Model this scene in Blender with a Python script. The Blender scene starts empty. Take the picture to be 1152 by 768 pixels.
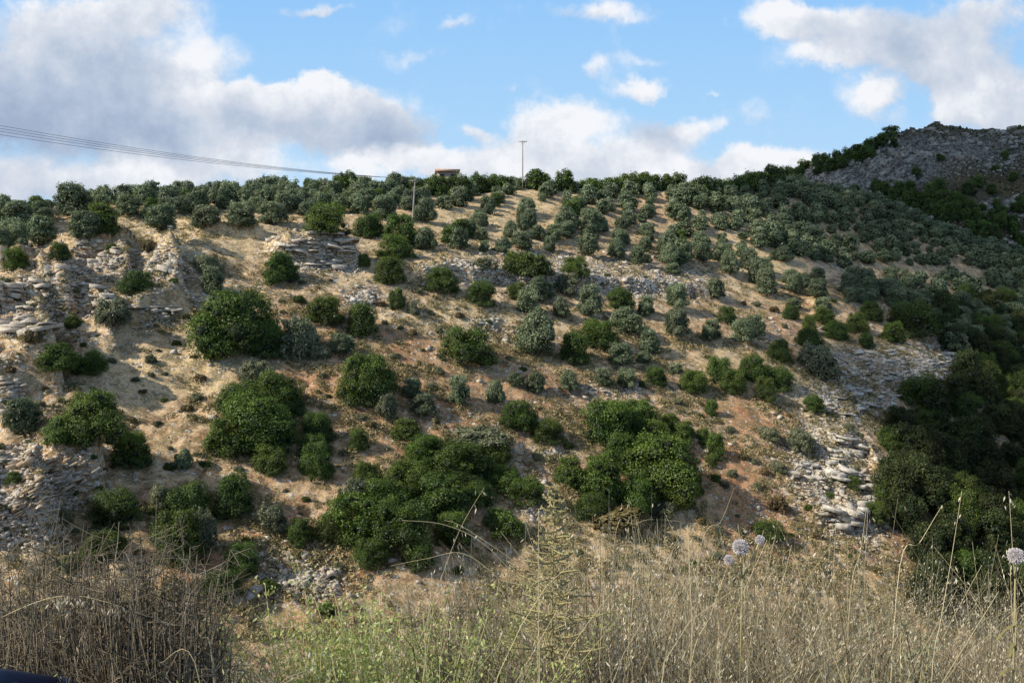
import bpy, math, random
import numpy as np

rng = np.random.default_rng(11)
random.seed(5)
SC = bpy.context.scene
COL = SC.collection

# ------------------------------------------------------------------ camera model (used to survey points of the real hillside)
F, CX, CY = 887.0, 576.0, 384.0
PITCH = math.atan(54 / 887.0)
cp, sp_ = math.cos(PITCH), math.sin(PITCH)

def ray(u, v):
    a, b = (u - CX) / F, -(v - CY) / F
    d = np.array([a, cp + b * sp_, -sp_ + b * cp])
    return d / d[1]

def project(x, y, z):
    dep = y * cp - z * sp_
    up = y * sp_ + z * cp
    dep = np.maximum(dep, 1e-3)
    return CX + F * x / dep, CY - F * up / dep

# ------------------------------------------------------------------ noise
def _hash(ix, iy, seed):
    h = (ix.astype(np.int64) * 374761393 + iy.astype(np.int64) * 668265263 + seed * 2147483647) & 0xFFFFFFFF
    h = ((h ^ (h >> 13)) * 1274126177) & 0xFFFFFFFF
    h = h ^ (h >> 16)
    return (h & 0xFFFFFF) / float(0xFFFFFF)

def vnoise(x, y, seed=0):
    x = np.asarray(x, float); y = np.asarray(y, float)
    ix, iy = np.floor(x), np.floor(y)
    fx, fy = x - ix, y - iy
    fx = fx * fx * (3 - 2 * fx); fy = fy * fy * (3 - 2 * fy)
    a = _hash(ix, iy, seed); b = _hash(ix + 1, iy, seed)
    c = _hash(ix, iy + 1, seed); d = _hash(ix + 1, iy + 1, seed)
    return (a + (b - a) * fx) * (1 - fy) + (c + (d - c) * fx) * fy

def fbm(x, y, octv=4, seed=0):
    s, a, t = 0, 0.5, 0
    for k in range(octv):
        s = s + a * vnoise(x * 2 ** k + 17.3 * k, y * 2 ** k - 9.1 * k, seed + k)
        t += a; a *= 0.5
    return s / t

def sstep(a, b, x):
    t = np.clip((x - a) / (b - a), 0, 1)
    return t * t * (3 - 2 * t)

# ------------------------------------------------------------------ terrain: thin-plate surface through surveyed points
CP = []
def cps(u, rows):
    for v, Y in rows:
        p = ray(u, v) * Y
        CP.append(tuple(p))
        last = p
    return
cps(-250, [(256, 118), (300, 93), (400, 74), (500, 62), (600, 53), (700, 46)])
cps(0,    [(249, 125), (270, 111), (300, 98), (400, 79), (500, 68), (600, 58), (700, 50)])
cps(150,  [(231, 142), (258, 120), (290, 104), (400, 85), (500, 73), (600, 62), (700, 52)])
cps(300,  [(222, 158), (262, 125), (290, 111), (400, 90), (500, 77), (600, 66), (700, 56)])
cps(450,  [(215, 168), (250, 142), (290, 122), (400, 97), (500, 82), (600, 70), (700, 59)])
cps(600,  [(214, 185), (250, 160), (292, 138), (322, 127), (400, 106), (500, 89), (600, 76), (700, 64)])
cps(750,  [(215, 205), (260, 178), (305, 151), (335, 138), (400, 117), (500, 97), (600, 82), (700, 68)])
cps(870,  [(208, 232), (260, 200), (330, 160), (400, 127), (500, 104), (600, 88), (700, 74)])
cps(960,  [(222, 255), (300, 203), (380, 146), (450, 121), (550, 101), (650, 84)])
cps(1060, [(262, 262), (310, 222), (370, 165), (420, 135), (500, 124), (600, 98), (700, 82)])
cps(1152, [(292, 262), (340, 222), (400, 180), (500, 142), (600, 112), (700, 90)])
cps(1320, [(340, 262), (400, 205), (500, 155), (620, 112)])
for (u, v, Y) in [(-250, 256, 118), (0, 249, 125), (150, 231, 142), (300, 222, 158), (450, 215, 168), (600, 214, 185), (750, 215, 205),
                  (870, 208, 232), (960, 222, 255), (1060, 262, 262), (1152, 292, 262), (1320, 340, 262)]:
    p = ray(u, v) * Y
    for dy, dz in ((30, -2.5), (75, -14)):
        CP.append((p[0] * (Y + dy) / Y, Y + dy, p[2] + dz))
CP = np.array(CP)
_S = 100.0
def _k(r2):
    return np.where(r2 > 1e-12, 0.5 * r2 * np.log(np.maximum(r2, 1e-12)), 0.0)
def _solve():
    X = CP[:, :2] / _S
    n = len(X)
    K = _k(((X[:, None] - X[None]) ** 2).sum(-1)) + np.eye(n) * 1e-4
    Pm = np.hstack([np.ones((n, 1)), X])
    A = np.zeros((n + 3, n + 3)); A[:n, :n] = K; A[:n, n:] = Pm; A[n:, :n] = Pm.T
    return np.linalg.solve(A, np.concatenate([CP[:, 2], np.zeros(3)]))
_W = _solve()
def rbf(x, y):
    x = np.asarray(x, float); y = np.asarray(y, float)
    sh = x.shape; x = x.ravel() / _S; y = y.ravel() / _S
    out = np.empty_like(x)
    n = len(CP)
    for i in range(0, len(x), 60000):
        xs, ys = x[i:i + 60000], y[i:i + 60000]
        r2 = (xs[:, None] - CP[None, :, 0] / _S) ** 2 + (ys[:, None] - CP[None, :, 1] / _S) ** 2
        out[i:i + 60000] = _k(r2) @ _W[:n] + _W[n] + _W[n + 1] * xs + _W[n + 2] * ys
    return out.reshape(sh)

NEAR_Y = np.array([-60, 1.3, 2.2, 4, 8, 20, 34, 45, 60.])
NEAR_Z = np.array([-1.6, -1.6, -1.75, -2.6, -6, -20, -29, -31, -31.])

def smooth_hill(x, y):
    x = np.asarray(x, float); y = np.asarray(y, float)
    z = rbf(np.clip(x, -190, 330), np.clip(y, 20, 380))
    far = sstep(300, 420, y) + sstep(200, 420, np.abs(x - 30)) 
    far = np.clip(far, 0, 1)
    z = z * (1 - far) + (-30) * far
    zn = np.interp(y, NEAR_Y, NEAR_Z)
    t = sstep(28, 48, y)
    return zn * (1 - t) + z * t

def _at_smooth(u, v):
    d = ray(u, v)
    ys = np.arange(46, 300, 0.5)
    z = smooth_hill(d[0] * ys, ys)
    hit = np.nonzero(z >= d[2] * ys)[0]
    Y = ys[hit[0]] if len(hit) else 200.
    return d[0] * Y, Y

# rock ledges: (pixel polyline surveyed, drop in metres, how far the bench runs back)
LEDGES = []
for pts, drop, L in [
    ([(-30, 380), (50, 358)], 2.6, 6), ([(150, 357), (205, 352)], 1.8, 5), ([(-30, 326), (38, 320), (50, 346)], 2.4, 5),
    ([(82, 298), (120, 292), (152, 276)], 2.2, 5), ([(168, 284), (202, 312)], 1.9, 4), ([(95, 345), (124, 366)], 2.0, 4),
    ([(66, 566), (98, 556), (114, 524)], 2.6, 5), ([(-30, 600), (52, 576)], 2.4, 5), ([(-30, 445), (34, 412)], 2.0, 4),
    ([(66, 446), (52, 372)], 3.4, 6), ([(136, 396), (122, 366)], 1.5, 4), ([(80, 346), (72, 300)], 2.6, 5), ([(208, 336), (190, 284)], 2.2, 5),
    ([(118, 572), (120, 520)], 2.6, 5), ([(60, 612), (44, 562)], 2.8, 5), ([(150, 330), (140, 296)], 2.4, 4),
    ([(318, 298), (362, 300), (402, 302)], 2.8, 7), ([(230, 268), (300, 272)], 1.2, 4),
    ([(470, 316), (560, 318), (640, 326), (720, 330), (800, 336)], 1.3, 6),
    ([(0, 525), (60, 510)], 1.2, 3),
    ([(935, 502), (975, 512), (985, 560)], 1.2, 3), ([(925, 590), (985, 596)], 1.0, 3), ([(930, 352), (1000, 350)], 0.8, 4)]:
    w = [np.array(_at_smooth(*p)) for p in pts]
    for a, b in zip(w[:-1], w[1:]):
        LEDGES.append((a, b, drop, L, a is w[0], b is w[-1]))

def ledge_dz(x, y):
    best = np.zeros_like(x)
    jit = (fbm(x * .5, y * .5, 3, 40) - .5) * 1.6
    for a, b, drop, L, e0, e1 in LEDGES:
        d = b - a; ln = math.hypot(*d); t = d / ln
        n = np.array([-t[1], t[0]])          # left of travel; travelling to the right this is uphill
        al = (x - a[0]) * t[0] + (y - a[1]) * t[1]
        pe = (x - a[0]) * n[0] + (y - a[1]) * n[1] + jit
        f = sstep(-.1, .35, pe) * np.exp(-np.maximum(pe - .5, 0) / L)
        f = f * sstep(-1.6 if e0 else -.2, 1.2 if e0 else .2, al) * (1 - sstep(ln - (1.2 if e1 else .2), ln + (1.6 if e1 else .2), al))
        best = np.maximum(best, f * drop * 1.6)
    return best

# zones surveyed on the slope (u, v, half width, half height, strength)
ROCKZ = [(60, 340, 110, 80, .6), (150, 300, 90, 40, .7), (20, 560, 80, 60, .75), (355, 288, 60, 26, 1), (620, 305, 130, 26, 1), (740, 320, 90, 24, .9),
         (560, 375, 60, 18, .6), (680, 440, 120, 20, .5), (950, 440, 60, 60, 1), (1040, 410, 60, 35, 1), (930, 520, 60, 80, 1), (960, 590, 60, 50, .8),
         (330, 640, 70, 50, .9), (600, 540, 40, 60, .6), (70, 435, 50, 30, .4), (410, 340, 30, 20, .9), (440, 345, 50, 25, .5), (1060, 345, 60, 20, .8),
         (280, 335, 80, 20, .4), (700, 300, 60, 15, .6), (490, 470, 80, 20, .4), (850, 370, 60, 25, .45), (960, 320, 40, 14, .6), (780, 500, 60, 30, .3)]
REDZ = [(470, 440, 230, 70, .5), (300, 600, 160, 50, .55), (640, 560, 120, 60, .5), (815, 540, 50, 60, 1), (350, 650, 60, 60, .9), (430, 380, 120, 40, .6), (240, 640, 60, 30, .7), (840, 600, 70, 40, .9), (1010, 590, 40, 40, .9), (600, 250, 100, 40, .3),
        (440, 500, 60, 60, .5), (860, 360, 80, 50, .5), (840, 470, 50, 30, .8)]
STRAWZ = [(260, 275, 140, 20, 1), (200, 245, 80, 18, 1), (420, 300, 60, 20, .7), (500, 355, 70, 16, 1), (560, 250, 90, 50, .8), (850, 300, 60, 40, .7), (180, 400, 90, 60, .6),
          (940, 440, 60, 50, .6), (60, 620, 90, 40, .7), (680, 600, 120, 60, .5), (850, 410, 60, 30, .5)]

def zone(u, v, Z):
    m = np.zeros_like(u)
    for (cu, cv, ru, rv, s) in Z:
        m = np.maximum(m, s * np.exp(-(((u - cu) / ru) ** 2 + ((v - cv) / rv) ** 2)))
    return m

def hill(x, y, full=True):
    x = np.asarray(x, float); y = np.asarray(y, float)
    z0 = smooth_hill(x, y)
    act = sstep(38, 50, y) * (1 - sstep(330, 420, y))
    u, v = project(x, y, z0)
    rk = zone(u, v, ROCKZ)
    lf = 1 - sstep(120, 330, u)
    z = z0 + act * (ledge_dz(x, y)
        + (fbm(x * .12, y * .12, 3, 3) - .5) * (1.2 + 2.6 * lf)
        + (fbm(x * .55, y * .55, 3, 8) - .5) * (.5 + .9 * rk + .6 * lf))
    if full:
        z = z + act * (fbm(x * 2.2, y * 2.2, 3, 15) - .5) * (.24 + .5 * rk)
    nr = (1 - sstep(5, 25, y)) * sstep(-2, 1, y)
    z = z + nr * (fbm(x * 2.5, y * 2.5, 3, 21) - .5) * .12
    return z

# the mountain
MR = [(780, 300), (860, 215), (893, 193), (915, 179), (945, 170), (975, 158), (1005, 149), (1040, 143), (1062, 149), (1078, 152), (1100, 147), (1128, 139), (1145, 144),
      (1170, 150), (1260, 185), (1400, 240), (1600, 330)]
MX = np.array([ray(u, v)[0] * 480 for u, v in MR]); MZ = np.array([ray(u, v)[2] * 480 for u, v in MR])
def mountain(x, y):
    x = np.asarray(x, float); y = np.asarray(y, float)
    xx = x * 480 / np.maximum(y, 300) * .55 + x * .45
    r = np.interp(xx, MX, MZ)
    t = (y - 280) / 200.0
    prof = np.where(t < 1, -.12 + 1.12 * np.sin(np.clip(t, -1, 1) * np.pi / 2) ** 1.0, 1 - ((t - 1) * .9) ** 2)
    g = r * .925 * np.maximum(prof, -1.2)
    k = sstep(280, 330, y)
    fade = 1 - np.exp(-((y - 480) / 25) ** 2) * .75
    g = g + k * fade * ((fbm(x * .02, y * .02, 3, 60) - .5) * 22 + (fbm(x * .07, y * .07, 3, 61) - .5) * 9)
    cell = fbm(x * .25, y * .25, 3, 62)
    g = g + k * (np.abs(cell - .5) * 7 + (fbm(x * .8, y * .8, 2, 63) - .5) * 1.6)
    return np.maximum(g, -40)

def ground(x, y):
    a = hill(x, y, False)
    b = mountain(x, y)
    return np.where(np.asarray(y) > 283, np.maximum(a, b), a)

_gx = np.arange(-150, 300.1, .5); _gy = np.arange(44, 304, .5)
_GX, _GY = np.meshgrid(_gx, _gy)
_GZ = hill(_GX, _GY, False)
def hgrid(x, y):
    fx = np.clip((np.asarray(x) + 150) / .5, 0, len(_gx) - 1.001); fy = np.clip((np.asarray(y) - 44) / .5, 0, len(_gy) - 1.001)
    i, j = fx.astype(int), fy.astype(int); fx = fx - i; fy = fy - j
    return (_GZ[j, i] * (1 - fx) + _GZ[j, i + 1] * fx) * (1 - fy) + (_GZ[j + 1, i] * (1 - fx) + _GZ[j + 1, i + 1] * fx) * fy

def at(u, v, far=False):
    """where the line of sight of the survey reaches the ground"""
    d = ray(u, v)
    ys = np.arange(290 if far else 46, 620 if far else 300, .25 if not far else 1.0)
    z = (mountain if far else hgrid)(d[0] * ys, ys)
    hit = np.nonzero(z >= d[2] * ys)[0]
    if len(hit) == 0:
        Y = 470. if far else ys[np.argmax(z / ys)]
    else:
        Y = ys[hit[0]]
    x = d[0] * Y
    zz = float((mountain if far else hgrid)(np.array([x]), np.array([Y]))[0])
    return x, Y, zz

# ------------------------------------------------------------------ mesh helpers
def make_mesh(name, V, polys, mats, midx=None, tint=None, smooth=False):
    """polys: list of (m,k) int arrays; midx: list of ints per array; tint: per-vertex float array"""
    me = bpy.data.meshes.new(name)
    V = np.asarray(V, np.float32)
    me.vertices.add(len(V)); me.vertices.foreach_set('co', V.ravel())
    polys = [np.asarray(p, np.int32) for p in polys if len(p)]
    loops = np.concatenate([p.ravel() for p in polys])
    tot = np.concatenate([np.full(len(p), p.shape[1], np.int32) for p in polys])
    start = np.concatenate([[0], np.cumsum(tot)[:-1]]).astype(np.int32)
    me.loops.add(len(loops)); me.loops.foreach_set('vertex_index', loops)
    me.polygons.add(len(tot)); me.polygons.foreach_set('loop_start', start)
    if midx is not None:
        mi = np.concatenate([np.full(len(p), m, np.int32) if np.isscalar(m) else np.asarray(m, np.int32) for p, m in zip(polys, midx)])
        me.polygons.foreach_set('material_index', mi)
    if smooth:
        me.polygons.foreach_set('use_smooth', np.ones(len(tot), bool))
    if tint is not None:
        for nm, arr in (tint.items() if isinstance(tint, dict) else [('tint', tint)]):
            at_ = me.attributes.new(nm, 'FLOAT', 'POINT')
            at_.data.foreach_set('value', np.asarray(arr, np.float32))
    me.update(calc_edges=True)
    me.validate()
    for m in mats:
        me.materials.append(m)
    return me

def link(name, me, parent=None):
    o = bpy.data.objects.new(name, me)
    COL.objects.link(o)
    if parent is not None:
        o.parent = parent
    return o

def tag(o, label=None, cat=None, group=None, kind=None):
    if label: o['label'] = label
    if cat: o['category'] = cat
    if group: o['group'] = group
    if kind: o['kind'] = kind
    return o

class MB:
    def __init__(s):
        s.V = []; s.P = []; s.M = []; s.T = []; s.n = 0
    def add(s, V, F_, m=0, t=.5):
        V = np.asarray(V, float); s.V.append(V); s.P.append(np.asarray(F_, int) + s.n); s.M.append(m)
        s.T.append(np.full(len(V), t) if np.isscalar(t) else np.asarray(t, float)); s.n += len(V)
    def tube(s, pts, rad, k=6, m=0, t=.5, cap=True):
        pts = np.asarray(pts, float); n = len(pts)
        rad = np.full(n, rad) if np.isscalar(rad) else np.asarray(rad, float)
        tg = np.gradient(pts, axis=0); tg /= np.linalg.norm(tg, axis=1)[:, None] + 1e-9
        ref = np.array([0, 0, 1.]) if abs(tg[0][2]) < .9 else np.array([1., 0, 0])
        a = np.cross(tg, ref); a /= np.linalg.norm(a, axis=1)[:, None] + 1e-9
        b = np.cross(tg, a)
        th = np.arange(k) * 2 * np.pi / k
        V = pts[:, None] + rad[:, None, None] * (a[:, None] * np.cos(th)[None, :, None] + b[:, None] * np.sin(th)[None, :, None])
        V = V.reshape(-1, 3)
        i = np.arange(n - 1)[:, None] * k; j = np.arange(k)[None]; j2 = (j + 1) % k
        Q = np.stack([i + j, i + j2, i + k + j2, i + k + j], -1).reshape(-1, 4)
        s.add(V, Q, m, t)
        if cap and k >= 3:
            base = s.n - len(V)
            s.P.append(np.array([list(range(k - 1, -1, -1))]) + base); s.M.append(m)
            s.P.append(np.array([list(range(k))]) + base + (n - 1) * k); s.M.append(m)
    def box(s, c, d, m=0, t=.5, rz=0, tilt=0):
        c = np.asarray(c, float); h = np.asarray(d, float) / 2
        V = np.array([[x, y, z] for x in (-1, 1) for y in (-1, 1) for z in (-1, 1)]) * h
        if tilt:
            R = np.array([[1, 0, 0], [0, math.cos(tilt), -math.sin(tilt)], [0, math.sin(tilt), math.cos(tilt)]]); V = V @ R.T
        if rz:
            R = np.array([[math.cos(rz), -math.sin(rz), 0], [math.sin(rz), math.cos(rz), 0], [0, 0, 1]]); V = V @ R.T
        s.add(V + c, [[0, 1, 3, 2], [4, 6, 7, 5], [0, 4, 5, 1], [2, 3, 7, 6], [0, 2, 6, 4], [1, 5, 7, 3]], m, t)
    def build(s, name, mats, parent=None, smooth=False):
        me = make_mesh(name, np.vstack(s.V), s.P, mats, s.M, np.concatenate(s.T), smooth)
        return link(name, me, parent)
    def mesh(s, name, mats, smooth=False):
        return make_mesh(name, np.vstack(s.V), s.P, mats, s.M, np.concatenate(s.T), smooth)

def rand_dirs(n, r=rng):
    d = r.normal(size=(n, 3)); return d / np.linalg.norm(d, axis=1)[:, None]

# ------------------------------------------------------------------ materials
def new_mat(name):
    m = bpy.data.materials.new(name); m.use_nodes = True
    nt = m.node_tree; nt.nodes.clear()
    return m, nt, nt.nodes, nt.links

def N(nt, typ, **kw):
    n = nt.nodes.new(typ)
    for k, v in kw.items():
        if k == 'inp':
            for a, b in v.items(): n.inputs[a].default_value = b
        else: setattr(n, k, v)
    return n

def ramp(nt, fac, stops, interp='LINEAR'):
    n = nt.nodes.new('ShaderNodeValToRGB'); cr = n.color_ramp; cr.interpolation = interp
    while len(cr.elements) < len(stops): cr.elements.new(.5)
    for e, (p, c) in zip(cr.elements, stops):
        e.position = p; e.color = (*c, 1) if len(c) == 3 else c
    if fac is not None: nt.links.new(fac, n.inputs[0])
    return n.outputs[0]

def mixc(nt, fac, a, b, typ='MIX'):
    n = nt.nodes.new('ShaderNodeMix'); n.data_type = 'RGBA'; n.blend_type = typ
    for sock, val in ((0, fac), (6, a), (7, b)):
        if isinstance(val, (int, float)): n.inputs[sock].default_value = val
        elif isinstance(val, tuple): n.inputs[sock].default_value = (*val, 1)
        else: nt.links.new(val, n.inputs[sock])
    return n.outputs[2]

def math_(nt, op, a, b=None, c=None, clamp=False):
    n = nt.nodes.new('ShaderNodeMath'); n.operation = op; n.use_clamp = clamp
    for i, val in enumerate((a, b, c)):
        if val is None: continue
        if isinstance(val, (int, float)): n.inputs[i].default_value = val
        else: nt.links.new(val, n.inputs[i])
    return n.outputs[0]

def noise(nt, vec, scale, det=4, rough=.6, dist=0, out=0):
    n = nt.nodes.new('ShaderNodeTexNoise')
    n.inputs['Scale'].default_value = scale; n.inputs['Detail'].default_value = det
    n.inputs['Roughness'].default_value = rough; n.inputs['Distortion'].default_value = dist
    if vec is not None: nt.links.new(vec, n.inputs['Vector'])
    return n.outputs[out]

def mapr(nt, val, a, b, c=0, d=1, smooth=True):
    n = nt.nodes.new('ShaderNodeMapRange'); n.interpolation_type = 'SMOOTHSTEP' if smooth else 'LINEAR'
    nt.links.new(val, n.inputs[0])
    for i, x in enumerate((a, b, c, d)): n.inputs[i + 1].default_value = x
    return n.outputs[0]

def leaf_material(name, dark, mid, light, hue_var=.03, val_var=.35, transl=.22, spec=.12):
    m, nt, nd, lk = new_mat(name)
    a = N(nt, 'ShaderNodeAttribute', attribute_name='tint')
    oi = N(nt, 'ShaderNodeObjectInfo')
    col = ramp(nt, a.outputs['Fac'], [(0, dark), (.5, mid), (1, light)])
    hs = N(nt, 'ShaderNodeHueSaturation')
    lk.new(mapr(nt, oi.outputs['Random'], 0, 1, .5 - hue_var, .5 + hue_var, False), hs.inputs['Hue'])
    r2 = math_(nt, 'FRACT', math_(nt, 'MULTIPLY', oi.outputs['Random'], 7.31))
    lk.new(mapr(nt, r2, 0, 1, 1 - val_var, 1 + val_var, False), hs.inputs['Value'])
    lk.new(col, hs.inputs['Color'])
    df = N(nt, 'ShaderNodeBsdfDiffuse'); tr = N(nt, 'ShaderNodeBsdfTranslucent')
    gl = N(nt, 'ShaderNodeBsdfGlossy', inp={'Roughness': .55}); gl.inputs['Color'].default_value = (.8, .85, .8, 1)
    lk.new(hs.outputs[0], df.inputs['Color'])
    lk.new(mixc(nt, 1.0, hs.outputs[0], (1.25, 1.3, .55), 'MULTIPLY'), tr.inputs['Color'])
    m1 = N(nt, 'ShaderNodeMixShader', inp={0: transl}); lk.new(df.outputs[0], m1.inputs[1]); lk.new(tr.outputs[0], m1.inputs[2])
    m2 = N(nt, 'ShaderNodeMixShader', inp={0: spec * .5}); lk.new(m1.outputs[0], m2.inputs[1]); lk.new(gl.outputs[0], m2.inputs[2])
    o = N(nt, 'ShaderNodeOutputMaterial'); lk.new(m2.outputs[0], o.inputs[0])
    return m

M = {}
M['olive'] = leaf_material('olive_leaves', (.042, .062, .024), (.15, .19, .092), (.35, .39, .245), .012, .25, .18, .12)
M['oak'] = leaf_material('oak_leaves', (.020, .036, .007), (.078, .128, .016), (.17, .245, .038), .015, .22, .2, .08)
M['bright'] = leaf_material('bright_leaves', (.035, .065, .010), (.10, .16, .020), (.20, .27, .045), .015, .2, .25, .08)
M['grey'] = leaf_material('grey_shrub_leaves', (.075, .085, .042), (.18, .19, .105), (.31, .31, .19), .02, .2)
M['rust'] = leaf_material('rust_shrub_leaves', (.07, .05, .02), (.17, .12, .045), (.28, .2, .08), .02, .2)
M['pale'] = leaf_material('pale_herb_leaves', (.16, .20, .06), (.36, .43, .13), (.58, .62, .26), .02, .15, .3)

def simple(name, c1, c2, scale=6, rough=.85, bump=.3, detail=5, dist=.01):
    m, nt, nd, lk = new_mat(name)
    tc = N(nt, 'ShaderNodeTexCoord')
    n = noise(nt, tc.outputs['Object'], scale, detail, .65)
    b = N(nt, 'ShaderNodeBsdfPrincipled', inp={'Roughness': rough})
    lk.new(ramp(nt, n, [(.3, c1), (.7, c2)]), b.inputs['Base Color'])
    bp = N(nt, 'ShaderNodeBump', inp={'Strength': bump, 'Distance': dist}); lk.new(n, bp.inputs['Height']); lk.new(bp.outputs[0], b.inputs['Normal'])
    o = N(nt, 'ShaderNodeOutputMaterial'); lk.new(b.outputs[0], o.inputs[0])
    return m
M['bark'] = simple('bark', (.05, .04, .03), (.16, .13, .10), 8)
M['deep'] = leaf_material('oak_leaves_painted_shade', (.012, .02, .007), (.042, .058, .017), (.10, .12, .038), .02, .3, .12, .05)  # oak leaf colour darkened to paint in the shade of the ravine
M['core'] = simple('crown_inner_shade', (.008, .013, .005), (.02, .03, .011), 5)  # solid near-black lumps, inner shade of the crowns put into colour
M['pole'] = simple('weathered_pole', (.24, .21, .18), (.42, .38, .33), 3)
M['metal'] = simple('galvanised_metal', (.16, .17, .18), (.30, .31, .32), 9, .5)
M['wire'] = simple('cable', (.03, .03, .035), (.06, .06, .065), 4, .5)
M['plaster'] = simple('old_plaster', (.30, .20, .14), (.44, .33, .25), 2)
M['tile'] = simple('sunbleached_roof', (.42, .24, .16), (.56, .37, .27), 3)
M['glassd'] = simple('dark_window', (.02, .02, .025), (.04, .045, .05), 3, .2)
M['blue'] = simple('blue_plastic', (.010, .022, .06), (.02, .045, .11), 5, .4, .1)
M['added_cloud'] = None

def stem_material(name, dark, light, transl=.2):
    m, nt, nd, lk = new_mat(name)
    a = N(nt, 'ShaderNodeAttribute', attribute_name='tint')
    col = ramp(nt, a.outputs['Fac'], [(0, dark), (1, light)])
    df = N(nt, 'ShaderNodeBsdfDiffuse'); tr = N(nt, 'ShaderNodeBsdfTranslucent')
    lk.new(col, df.inputs['Color']); lk.new(col, tr.inputs['Color'])
    m1 = N(nt, 'ShaderNodeMixShader', inp={0: transl}); lk.new(df.outputs[0], m1.inputs[1]); lk.new(tr.outputs[0], m1.inputs[2])
    o = N(nt, 'ShaderNodeOutputMaterial'); lk.new(m1.outputs[0], o.inputs[0])
    return m
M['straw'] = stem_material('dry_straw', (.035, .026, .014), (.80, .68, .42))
M['seed'] = stem_material('oat_husks', (.46, .36, .22), (.94, .85, .66), .3)
M['dead'] = stem_material('dead_twigs', (.07, .055, .038), (.40, .34, .25), .1)
M['thistle'] = stem_material('thistle_flowers', (.28, .27, .26), (.88, .82, .82), .2)
M['cone'] = stem_material('faded_spike', (.22, .19, .08), (.70, .62, .34), .2)
M['scrub'] = stem_material('low_scrub', (.085, .09, .04), (.56, .46, .25), .15)

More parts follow.
